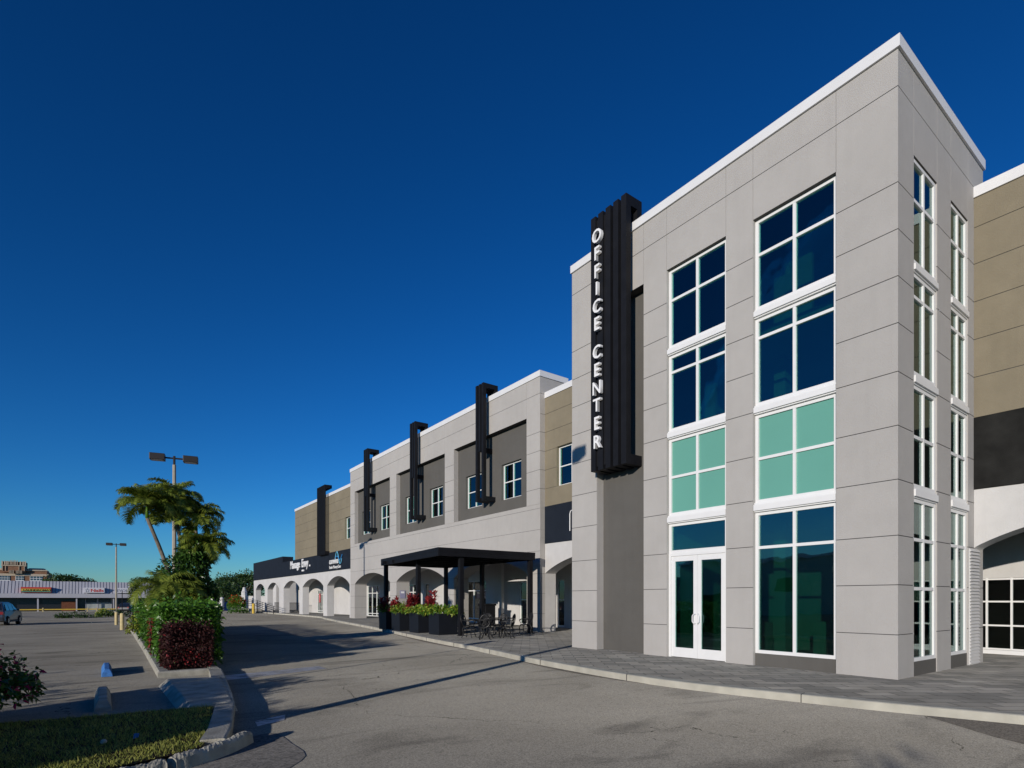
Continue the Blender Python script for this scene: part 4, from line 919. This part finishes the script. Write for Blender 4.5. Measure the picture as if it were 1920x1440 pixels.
# ------------------------------------------------------------------ patio furniture
def make_chair():
    t = thing('patio_chair', '', 'chair', (0, 0, 0), 0, 'ornate black cast metal patio chairs'); m = 'blackrough'
    a = MB(); k = 20
    a.lathe([(.205, .425), (.225, .435), (.225, .45), (.20, .455)], m, k); 
    for i in range(4): a.tube([(.2 * math.cos(i * math.pi / 4), .2 * math.sin(i * math.pi / 4), .46), (-.2 * math.cos(i * math.pi / 4), -.2 * math.sin(i * math.pi / 4), .46)], .012, m, 5)
    a.build('seat', t)
    a = MB(); ov = [(.19 * math.cos(2 * math.pi * i / 22), .24 * math.sin(2 * math.pi * i / 22)) for i in range(23)]
    bk = lambda u, v: (-.2 - (v + .24) * .22, u, .70 + v)
    a.tube([bk(*q) for q in ov], .021, m, 6)
    for s in (-.12, -.06, 0, .06, .12):
        e = .24 * math.sqrt(1 - (s / .19) ** 2); a.tube([bk(s, -e), bk(s * .3, 0), bk(s, e)], .0115, m, 5)
    for v in (-.12, 0, .12):
        e = .19 * math.sqrt(1 - (v / .24) ** 2); a.tube([bk(-e, v), bk(0, v + .04), bk(e, v)], .0115, m, 5)
    a.tube([bk(0, 0 + .05 * math.sin(q)) if False else bk(.06 * math.cos(q), .06 * math.sin(q)) for q in [i * .6 for i in range(12)]], .012, m, 5)
    for s in (-1, 1): a.tube([bk(.08 * s, -.22), (-.19, .1 * s, .45)], .024, m, 6)
    a.build('backrest', t)
    for s in (-1, 1):
        a = MB(); a.tube([(-.21, .18 * s, .70), (-.1, .24 * s, .68), (.05, .26 * s, .67), (.13, .25 * s, .66), (.16, .24 * s, .62), (.13, .23 * s, .60)], .019, m, 6)
        a.tube([(.10, .25 * s, .66), (.14, .24 * s, .58), (.10, .22 * s, .50), (.12, .19 * s, .44)], .016, m, 6); a.build('arm_rest', t)
        for f in (-1, 1):
            a = MB(); a.tube([(.15 * f, .15 * s, .43), (.20 * f, .18 * s, .33), (.17 * f, .16 * s, .18), (.20 * f, .18 * s, .05), (.235 * f, .20 * s, .008)], [.023, .021, .017, .016, .019], m, 6); a.build('leg', t)
    return t
def make_table():
    t = thing('patio_table', '', 'table', (0, 0, 0), 0, 'round black cast metal patio tables'); m = 'blackrough'
    a = MB(); a.lathe([(.50, .70), (.53, .715), (.53, .725), (.5, .73)], m, 28); a.build('tabletop', t)
    a = MB(); a.lathe([(.03, .1), (.06, .2), (.03, .35), (.05, .55), (.12, .70)], m, 12); a.build('pedestal', t)
    for i in range(4):
        az = i * math.pi / 2 + .5; c, s = math.cos(az), math.sin(az); a = MB()
        a.tube([(.04 * c, .04 * s, .5), (.2 * c, .2 * s, .42), (.16 * c, .16 * s, .2), (.3 * c, .3 * s, .03), (.36 * c, .36 * s, .012)], .024, m, 6); a.build('leg', t)
    return t
ch = make_chair(); tb = make_table()
CH = [(11.75, 18.95, -60, 'round-backed chair at the left of the near table, beside the pergola post'), (12.75, 17.75, 125, 'chair seen side-on at the right end of the near table'), (13.0, 18.65, 195, 'round-backed chair behind the near table, its right one'), (12.7, 19.2, 215, 'round-backed chair behind the near table, its left one'),
      (11.7, 17.75, 60, 'chair nearest the kerb in front of the near table'), (13.9, 20.6, -30, 'chair at the back left of the rear table, in front of the bin'), (14.6, 19.0, 170, 'chair at the right of the rear table')]
for i, (x, y, az, l) in enumerate(CH):
    if i == 0: ch.location = (x, y, 0); ch.rotation_euler = (0, 0, R(az)); ch['label'] = l
    else: dup(ch, (x, y, 0), R(az), l)
tb.location = (12.15, 18.35, 0); tb['label'] = 'near round patio table, closest to the kerb'; dup(tb, (13.8, 19.6, 0), .4, 'rear round patio table, closer to the shop wall')
t = thing('waste_bin', 'black square waste bin beside the shop door behind the patio tables', 'bin', (17.9, 26.9, 0)); a = MB(); a.box(-.35, .35, -.35, .35, .0, 1.15, 'black'); a.build('body', t, bevel=.03); a = MB(); a.box(-.4, .4, -.4, .4, 1.15, 1.28, 'black'); a.build('lid', t, bevel=.04)

# ------------------------------------------------------------------ arcade ramp railing
t = thing('ramp_railing', 'black metal railing along the ramp at the far end of the arcade', 'railing', (15.4, 76, 0)); a = MB()
pts = [(14.9, 80.5, 1.15), (15.3, 74, 1.1), (15.6, 67.3, .45), (15.7, 66.4, .40)]
for dz in (0, -.22, -.44, -.66): a.tube([(x, y, z + dz + .35) for x, y, z in pts[:4]], .03, 'black', 5)
under(a.build('rail', t), t); a = MB()
for (x, y, z) in [(14.95, 79.5, 1.1), (15.1, 77.5, 1.1), (15.2, 75.8, 1.1), (15.35, 73.5, 1.05), (15.45, 71.5, .86), (15.55, 69.5, .66), (15.68, 67, .45)]: a.box(x - .03, x + .03, y - .03, y + .03, -.12, z + .35, 'black')
under(a.build('posts', t), t)
a = MB(); a.prism([(15.2, 73.5), (15.9, 73.5), (15.9, 82), (14.7, 82)], -.12, .35, 'oldconcrete'); under(a.build('ramp_base', t), t)
t = thing('picket_railing', 'short black picket railing inside the far arches', 'railing', (18.6, 72, 0)); a = MB()
for z in (.15, 1.1): a.box(18.6, 18.64, 66.5, 79, z, z + .05, 'black')
for i in range(60): a.box(18.61, 18.63, 66.6 + i * .21, 66.63 + i * .21, .15, 1.1, 'black')
under(a.build('bars', t), t)
t = thing('corner_annex', 'bright white annex wall glimpsed through the far arches', 'building', (22, 82, 0)); a = MB(); a.box(20.5, 26, 86, 90, 0, 4.6, 'white_wall'); a.box(20.3, 26.2, 85.8, 90.2, 4.6, 4.8, 'cap'); under(a.build('wall', t), t)

# ------------------------------------------------------------------ far middle distance, right of the palms
def wallthing(name, label, cat, px0, px1, d0, d1, z0, z1, m, th=.25):
    x0, y0 = pxpos(px0, d0); x1, y1 = pxpos(px1, d1); t = thing(name, label, cat, ((x0 + x1) / 2, (y0 + y1) / 2, z0))
    p, q = Vector((x0, y0)), Vector((x1, y1)); u = (q - p).normalized(); n_ = Vector((-u.y, u.x)) * th; a = MB()
    a.prism([tuple(p), tuple(q), tuple(q + n_), tuple(p + n_)], z0, z1, m); under(a.build('wall', t), t)
    a = MB(); a.prism([tuple(p - n_ * .2 - u * .05), tuple(q - n_ * .2 + u * .05), tuple(q + n_ * 1.2 + u * .05), tuple(p + n_ * 1.2 - u * .05)], z1 + .001, z1 + .12, m); under(a.build('coping', t), t); return t
wallthing('boundary_wall', 'low white wall beyond the driveway, just right of the palms', 'wall', 360, 413, 84, 84, -.2, 1.05, 'white_wall')
wallthing('boundary_wall', 'white wall behind the tapered gate pillar, left of the arcade', 'wall', 448, 500, 92, 92, -.2, 2.0, 'white_wall')
x, y = pxpos(458, 90); t = thing('gate_pillar', 'white tapered gate pillar with a stepped cap rising above the red bush', 'pillar', (x, y, -.1))
a = MB(); a.lathe([(.62, 0), (.62, 2.1), (.68, 2.15), (.68, 2.25)], 'white_wall', 4); a.build('shaft', t); a = MB(); a.lathe([(.42, 2.25), (.42, 2.8), (.5, 2.85), (.35, 2.95), (.22, 3.4), (.25, 3.45), (.15, 3.6)], 'white_wall', 8); a.build('cap', t)
x, y = pxpos(416, 82); t = thing('gate_post', 'short white gate post with a ball cap at the low wall end', 'pillar', (x, y, -.1)); a = MB(); a.lathe([(.3, 0), (.3, 1.4), (.36, 1.42), (.36, 1.5)], 'white_wall', 4); a.build('shaft', t)
a = MB(); a.lathe([(.05, 1.5), (.22, 1.6), (.28, 1.75), (.2, 1.92), (.05, 1.98)], 'white_wall', 10); a.build('ball', t, smooth=True)
x, y = pxpos(425, 83); t = thing('blue_bin', 'blue bin standing between the gate post and the red bush', 'bin', (x, y, -.13)); a = MB(); a.box(-.45, .45, -.4, .4, 0, 1.2, 'bluebox'); a.build('body', t, bevel=.05); a = MB(); a.box(-.48, .48, -.43, .43, 1.2, 1.3, 'bluebox'); a.build('lid', t)
x, y = pxpos(443, 68); t = thing('ixora_bush', 'rounded bush topped with orange red flowers beside the ramp', 'shrub', (x, y, -.1)); a = MB(); bushmesh(a, (0, 0, .9), (1.0, 1.0, 1.1), 1500, .22, .13, 'green', 91); bushmesh(a, (.1, -.1, 1.35), (.75, .75, .65), 260, .22, .18, 'orange', 92, .2); a.build('foliage', t, ids=True)
a = MB(); a.tube([(0, 0, 0), (0, 0, .8)], .08, 'bark2', 6); a.build('stem', t)
x, y = pxpos(448, 66); a = MB(); bushmesh(a, (0, 0, .2), (1.1, .5, .55), 700, .18, .1, 'hedge', 93); o = a.build('low_hedge', ids=True); o.location = (x, y, -.1); tag(o, 'low green hedge at the foot of the red flowered bush', 'hedge')

def tree(label, x, y, zb, h, cr, n, seed, trunk=True, m='darkgreen', L=.45, group=None, nm='broadleaf_tree'):
    r = random.Random(seed); t = thing(nm, label, 'tree', (x, y, zb), 0, group); a = MB(); cl = []
    for k in range(9):
        v = rv(r); c = Vector((v.x * cr * .6, v.y * cr * .6, h - cr * .75 + v.z * cr * .38)); rr = cr * r.uniform(.32, .55); cl.append(c)
        bushmesh(a, c, (rr, rr, rr * .72), n // 9, L, L * .5, m, seed * 17 + k, .8, lump=.5)
    a.build('crown', t, ids=True); a = MB()
    a.tube([(0, 0, 0), (.05, 0, h * .25), (0, .05, h * .5)], [h * .035, h * .025, h * .018], 'bark2', 8)
    for c in cl[:6]: a.tube([(0, 0, h * .3), Vector((c.x * .5, c.y * .5, h * .3 + (c.z - h * .3) * .6)), c], [h * .016, h * .01, .02], 'bark2', 5)
    a.build('trunk', t); return t
TR = [(418, 100, 5.6, 3.6, 'bushy dark tree just right of the palms behind the low white wall', 2200), (437, 118, 8.2, 4.5, 'tall loose-crowned tree behind the gate pillar', 2200), (460, 108, 8.0, 4.5, 'dense tree nearest the end of the navy sign band', 2200), (398, 112, 6.2, 4.2, 'dark tree partly hidden behind the palm cluster shrub', 1500), (430, 92, 4.6, 2.4, 'small pale-trunked tree by the gate post', 900), (480, 122, 8.5, 5, 'tree standing behind the arcade end wall', 1500), (452, 128, 7.2, 5.5, 'low broad tree farthest behind the gate', 1800)]
for i, (px, d, h, cr, l, n) in enumerate(TR):
    x, y = pxpos(px, d); tree(l, x, y, -.3, h, cr, n, 100 + i, L=.5, group='trees beyond the driveway')
for i, (px, d, h, cr, l, n) in enumerate(((104, 165, 10.3, 4.8, 'dark tree beside the castellated brick building', 1300), (122, 162, 10.6, 4.6, 'rounded dark tree above the mall roof, left one of the pair', 1300), (158, 166, 9.0, 4.0, 'low tree crown above the roof left of the distant lamp', 1200), (172, 170, 8.2, 3.5, 'smallest tree crown peeking over the mall roof', 900), (268, 170, 9.5, 6, 'tree behind the mall hidden by the palm fronds', 900))):
    x, y = pxpos(px, d); tree(l, x, y, -1, h, cr, n, 130 + i, L=.7, group='trees behind the mall')

# ------------------------------------------------------------------ strip mall
ZM = -.95; YM = 146
ml = thing('strip_mall', 'long low strip mall with a ribbed grey mansard roof and dark storefronts', 'building', (0, YM, ZM))
a = MB(); x0, x1 = -60, 28
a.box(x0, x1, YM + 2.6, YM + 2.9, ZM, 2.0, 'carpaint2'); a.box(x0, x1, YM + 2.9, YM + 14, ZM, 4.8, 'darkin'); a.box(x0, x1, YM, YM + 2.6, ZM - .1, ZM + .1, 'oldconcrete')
a.box(x0, x1, YM + .3, YM + 2.6, 1.95, 2.05, 'white_wall'); under(a.build('wall', ml), ml)
a = MB(); a.idx([(x0, YM - .2, 2.75), (x1, YM - .2, 2.75), (x1, YM + 1.3, 5.25), (x0, YM + 1.3, 5.25), (x0, YM + 1.6, 5.25), (x1, YM + 1.6, 5.25)], [(0, 1, 2, 3), (3, 2, 5, 4)], 'ribs')
i = 0; xx_ = x0
while xx_ < x1: a.idx([(xx_, YM - .25, 2.75), (xx_ + .05, YM - .25, 2.75), (xx_ + .05, YM + 1.25, 5.25), (xx_, YM + 1.25, 5.25), (xx_, YM - .2, 2.75), (xx_ + .05, YM - .2, 2.75), (xx_ + .05, YM + 1.3, 5.25), (xx_, YM + 1.3, 5.25)], [(0, 1, 2, 3), (1, 5, 6, 2), (4, 0, 3, 7)], 'ribdark'); xx_ += .52
a.box(x0, x1, YM + 1.6, YM + 14, 4.8, 5.2, 'roofing'); under(a.build('mansard_roof', ml), ml)
a = MB(); a.box(x0, x1, YM - .35, YM + .3, 1.9, 2.74, 'ribs'); under(a.build('eave_fascia', ml), ml)
for i, xx_ in enumerate([-38, -31, -24, -18.5, -10.2, -4.1, 2.1, 5.6, 9.4, 14, 20]):
    a = MB(); a.box(xx_ - .12, xx_ + .12, YM + .1, YM + .3, ZM, 1.9, 'ribs'); under(a.build('column', ml), ml)
a = MB(); a.box(-6.6, -4.3, YM + 1.6, YM + 2.59, ZM, 1.2, 'brick2'); under(a.build('brick_pier', ml), ml)
M['shop'] = mat('shop window film', (.33, .36, .36), .3, .5, .25, .9)
for (p, q, m) in ((-2.6, -.75, 'shop'), (-.5, 1.7, 'shop'), (6.6, 10.4, 'shop')):
    a = MB(); a.box(p, q, YM + 2.5, YM + 2.59, ZM + .15, 1.05 if p > 0 else .9, m); o = a.build('shop_window', ml); under(o, ml)
    b = MB(); b.box(p - .12, p, YM + 2.45, YM + 2.59, ZM, 1.8, 'ribs'); b.box(q, q + .12, YM + 2.45, YM + 2.59, ZM, 1.8, 'ribs'); b.build('frame', o)
def mx(px): r = (px - 960) / 1053; dx = r * .8072 + .5903; dy = -r * .5903 + .8072; return (YM - .6) * dx / dy
def msign(label, p0, p1, m, z0=2.95, z1=4.0):
    X0, X1 = mx(p0), mx(p1); t = thing('shop_sign_box', label, 'sign', (X0, YM - .5, z0), 0, 'box signs on the mall roof'); a = MB(); a.box(0, X1 - X0, -.15, 1.2, 0, z1 - z0, m); a.build('cabinet', t); return t, X1 - X0
M['signwhite'] = mat('sign face white', (.62, .62, .66), .5, .4, .02, 3); M['signred'] = mat('sign red', (.5, .04, .03), .5, .4, .05, 3); M['signyel'] = mat('sign yellow', (.55, .42, .06), .5, .4, .05, 3); M['signgrn'] = mat('sign green', (.03, .22, .17), .5, .4, .05, 3); M['signgrey'] = mat('sign grey lettering', (.25, .26, .30), .5, .3, .02, 3); M['signdark'] = mat('sign dark lettering', (.04, .015, .01), .5, .3, .02, 3)
t, wd = msign('red, yellow and green sign box reading LAUNDROMAT', 39, 96, 'signred')
a = MB(); a.box(.06, wd - .06, -.17, -.151, .26, .72, 'signyel'); a.box(.06, wd - .06, -.17, -.151, .06, .25, 'signgrn'); a.build('stripe', t)
text('LAUNDROMAT', .46, .01, 'signdark', 'lettering', t, (wd * .54, -.19, .30), RY, .012, 'CENTER', 1.35)
t, wd = msign('white sign box with red lettering Nails and a grey star', 158, 196, 'signwhite')
text('Nails', .86, .01, 'signred', 'lettering', t, (wd * .30, -.17, .2), RY, .018, 'LEFT', 1.28)
a = MB(); pts = []
for i in range(11): rr = .38 if i % 2 == 0 else .17; tt = math.pi / 2 + i * math.pi / 5; pts.append((.5 + rr * math.cos(tt), -.18, .5 + rr * math.sin(tt)))
a.tube(pts, .025, 'signgrey', 4); a.build('star_mark', t)
t, wd = msign('white sign box with thin grey lettering EVOLVE behind the distant lamp', 217, 251, 'signwhite')
text('EVOLVE', .74, .01, 'signgrey', 'lettering', t, (wd * .5, -.17, .24), RY, .005, 'CENTER', 1.1)
t = thing('guard_rail', 'long yellow guard rail in front of the mall storefronts', 'railing', (0, YM - 2, ZM)); a = MB(); a.box(-20, 22, YM - 2.1, YM - 1.95, ZM + .42, ZM + .62, 'yellow'); under(a.build('rail', t), t)
for xx_ in (-20, -15, -9.3, -2.3, -.8, 4, 10, 16): a = MB(); a.box(xx_ - .1, xx_ + .1, YM - 2.16, YM - 1.9, ZM - .1, ZM + .85, 'cream'); under(a.build('post', t), t)
a = MB(); a.prism([(-60, 100), (26, 100), (26, 143), (-60, 143)], 0, .0, 'x') if False else None
# castellated brick building
BX, BYY = pxpos(-20, 185); bb = thing('brick_school', 'castellated brick building with pale stone trim behind the mall', 'building', (BX, BYY, -1))
def bpt(px): r = (px - 960) / 1053; dx = r * .8072 + .5903; dy = -r * .5903 + .8072; return 250 * dx / dy * 1.0
YB = 240
def bx_(px): r = (px - 960) / 1053; dx = r * .8072 + .5903; dy = -r * .5903 + .8072; return YB * dx / dy, YB / dy
def bz(py, px): return 1.5 + (1124.5 - py) * bx_(px)[1] / 1053
bb.location = (bx_(20)[0], YB, -1)
a = MB(); zc_ = lambda py: bz(py, 45)
a.box(bx_(-60)[0], bx_(88)[0], YB, YB + 25, -1, zc_(1070), 'brick'); a.box(bx_(4)[0], bx_(48)[0], YB - 1, YB + 6, zc_(1074), zc_(1054), 'brick'); a.box(bx_(-30)[0], bx_(84)[0], YB + 2, YB + 20, zc_(1070), zc_(1066), 'limestone')
under(a.build('wall', bb), bb)
a = MB(); a.box(bx_(-60)[0], bx_(89)[0], YB - .3, YB, zc_(1080), zc_(1076), 'limestone'); a.box(bx_(-60)[0], bx_(89)[0], YB - .3, YB + .3, zc_(1070), zc_(1068), 'limestone'); a.box(bx_(3)[0], bx_(50)[0], YB - 1.3, YB - 1, zc_(1062), zc_(1060), 'limestone')
for p in (4, 9, 13, 17, 20, 22.5, 25, 27.5, 30, 33, 38, 43, 47):
    w_ = 2.6 if p in (4, 9, 13, 38, 43, 47) else 1.2; tall = 1051.5 if 18 < p < 34 else 1053
    a.box(bx_(p)[0], bx_(p + w_)[0], YB - 1.5, YB - .9, zc_(1060), zc_(tall), 'limestone')
for p in (5, 11, 36, 46): a.box(bx_(p)[0], bx_(p + 1)[0], YB - 1.25, YB - 1, zc_(1071), zc_(1060), 'limestone')
for p in (18, 20.5, 23, 25.5, 31, 33.5, 36, 38.5, 41): a.box(bx_(p)[0], bx_(p + 1)[0], YB - 1.4, YB - 1.01, zc_(1076), zc_(1070), 'limestone')
under(a.build('stone_trim', bb), bb)
a = MB(); a.idx([(bx_(50)[0], YB + 2, zc_(1066)), (bx_(86)[0], YB + 2, zc_(1066)), (bx_(78)[0], YB + 8, zc_(1063)), (bx_(50)[0], YB + 8, zc_(1063))], [(0, 1, 2, 3)], 'signred'); under(a.build('tile_roof', bb), bb)
for p0, p1 in ((-20, -5), (-2, 19), (29, 45), (56, 80)):
    a = MB(); a.box(bx_(p0)[0], bx_(p1)[0], YB - .12, YB - .02, zc_(1096), zc_(1079.5), 'cap'); o = a.build('window', bb); under(o, bb)
    b = MB(); n_ = max(2, int((p1 - p0) / 5))
    for i in range(n_):
        for j in range(2): u = p0 + (p1 - p0) * (i + .15) / n_; v = p0 + (p1 - p0) * (i + .85) / n_; b.box(bx_(u)[0], bx_(v)[0], YB - .2, YB - .13, zc_(1088 - j * 4 - .3), zc_(1084.6 - j * 4), 'glassfar')
    M.setdefault('glassfar', mat('far window glass', (.05, .09, .12), .1, .7)); b.build('pane', o)

# low planting in the lot
for i, (px, d, rx_, h, m, l) in enumerate(((138, 62, 2.0, .55, 'darkgreen', 'low dark flat shrub in the middle of the lot'), (196, 66, .9, .9, 'lime', 'small yellow green bush left of the lot planting bed'), (212, 66, 1.7, .9, 'darkgreen', 'dark rounded bush next to the yellow green one'))):
    x, y = pxpos(px, d); a = MB(); bushmesh(a, (0, 0, h * .3), (rx_, rx_ * .6, h * .75), 900, .22, .1, m, 150 + i, lump=.5); o = a.build('lot_shrub', ids=True); o.location = (x, y, zg(x, y)); tag(o, l, 'shrub')

# ------------------------------------------------------------------ cars
def make_car(label, x, y, rz, paint, group='parked cars'):
    t = thing('parked_car', label, 'car', (x, y, zg(x, y)), rz, group)     # local: +y is the nose
    prof = [(-2.25, .35), (-2.32, .62), (-2.28, .95), (-2.12, 1.12), (-1.88, 1.60), (-1.6, 1.70), (-.2, 1.72), (.25, 1.62), (.95, 1.12), (1.2, 1.06), (2.05, .92), (2.28, .68), (2.25, .38), (1.9, .26), (-1.95, .26)]
    a = MB(); n = len(prof)
    def hw(z): return .90 if z < 1.05 else .90 - (z - 1.05) * .33
    secs = [-1, -.93, .93, 1]
    vs = [];
    for s in secs:
        for (u, z) in prof:
            k = 1 if abs(s) < .95 else .93; vs.append((s * hw(z), u * (k if abs(s) > .95 else 1), .98 + (z - .98) * (k if z > 1.2 else 1) if abs(s) > .95 else z))
    fs = [(i * n + j, i * n + (j + 1) % n, (i + 1) * n + (j + 1) % n, (i + 1) * n + j) for i in range(3) for j in range(n)] + [tuple(range(n)), tuple(reversed(range(3 * n, 4 * n)))]
    a.idx(vs, fs, paint); body = a.build('body', t, bevel=.02)
    for s in (-1, 1):
        g = MB(); X_ = lambda z: s * (hw(z) * 1.0 + .012)
        for (u0, u1, v0, v1) in ((-1.72, -1.0, -1.55, -.98), (-.9, -.05, -.9, -.08), (.05, .75, .05, .28)):
            g.face([(X_(1.1), u0, 1.1), (X_(1.1), u1, 1.1), (X_(1.56), v1, 1.56), (X_(1.56), v0, 1.56)], 'carglass')
        g.build('side_window', t)
        b = MB(); b.box(s * .80, s * .915, -1.95, 2.0, .24, .40, 'plastic'); b.build('sill_trim', t)
        b = MB(); b.box(s * .92, s * 1.08, .55, .72, 1.05, 1.2, paint); b.build('mirror', t, bevel=.02)
        b = MB(); b.box(s * .62, s * .86, -2.36, -2.2, .82, 1.02, 'taillight'); b.build('tail_light', t)
    g = MB(); g.face([(-.72, -2.13, 1.14), (.72, -2.13, 1.14), (.62, -1.92, 1.58), (-.62, -1.92, 1.58)], 'carglass'); g.build('rear_window', t)
    g = MB(); g.face([(-.72, .98, 1.12), (.72, .98, 1.12), (.60, .33, 1.61), (-.60, .33, 1.61)], 'carglass'); g.build('windscreen', t)
    for s in (-1, 1):
        for u in (-1.38, 1.4):
            b = MB(); prf = [(.20, -.12), (.33, -.11), (.35, -.06), (.35, .06), (.33, .11), (.20, .12)]; k = 20
            vs = [(s * .83 + w_, u + r_ * math.cos(2 * math.pi * j / k), .35 + r_ * math.sin(2 * math.pi * j / k)) for r_, w_ in prf for j in range(k)]
            b.idx(vs, [(i * k + j, i * k + (j + 1) % k, (i + 1) * k + (j + 1) % k, (i + 1) * k + j) for i in range(5) for j in range(k)] + [tuple(range(k)), tuple(range(5 * k, 6 * k))], 'rubber')
            wh = b.build('wheel', t); c = MB(); vs = [(s * (.83 + .125), u + r_ * math.cos(2 * math.pi * j / k), .35 + r_ * math.sin(2 * math.pi * j / k)) for r_ in (.19, .05) for j in range(k)]
            c.idx(vs, [(j, (j + 1) % k, k + (j + 1) % k, k + j) for j in range(k) if j % 4 != 1] + [tuple(range(k, 2 * k))], 'rim'); c.build('rim', wh)
    return t
make_car('grey SUV parked at the left picture edge, seen from behind', -6.23, 56.65, R(-8), 'carpaint')
x, y = pxpos(243, 100); make_car('black car parked near the mall, mostly hidden behind the hedge', x, y, R(-25), 'carpaint2')

# ------------------------------------------------------------------ surroundings outside the frame (seen in the glass)
t = thing('opposite_building', 'pale green building across the lot, seen only as a reflection in the tower glass', 'building', (-45, 50, 0)); a = MB()
a.box(-60, -44, 30, 52, -1, 6.5, 'palegreen'); a.box(-60, -43, 52, 60, -1, 4.5, 'palegreen'); a.box(-43.99, -43.9, 35, 37, 2.6, 4, 'darkin'); a.box(-43.99, -43.9, 40, 48, -1, 2.6, 'darkin'); a.box(-60.2, -43.6, 29.8, 52.2, 6.5, 6.9, 'cap')
under(a.build('wall', t), t)
for i, (x, y, h) in enumerate(((-42, 64, 9), (-46, 72, 10), (-40, 80, 8.5), (-50, 24, 9), (-52, 90, 10))):
    tree('tree across the lot beyond the left picture edge', x, y, -.5, h, 4.5, 1100, 170 + i, L=.6, group='trees across the lot beyond the left picture edge')

# small litter on the verge and a tree behind the photographer's left
a = MB(); a.lathe([(.02, 0), (.055, .02), (.05, .05), (.02, .07)], 'concrete', 7); o = a.build('stone'); o.scale = (.6, .6, .7); o.location = (.02, 7.37, -.03); tag(o, 'small pale stone lying at the shadow edge on the grass', 'stone')
a = MB(); a.idx([(0, 0, 0), (.05, .01, .01), (.06, .05, .045), (.01, .04, .05), (.03, -.01, .06)], [(0, 1, 2, 3), (0, 4, 3), (0, 1, 4)], 'bluepaint'); o = a.build('litter'); o.location = (.28, 7.39, -.02); tag(o, 'scrap of blue litter on the grass beside the pale stone', 'litter')
tree('small tree out of frame behind the camera that dapples the near driveway', -11.2, -7.2, -.13, 4.3, 1.5, 1500, 300, L=.2)
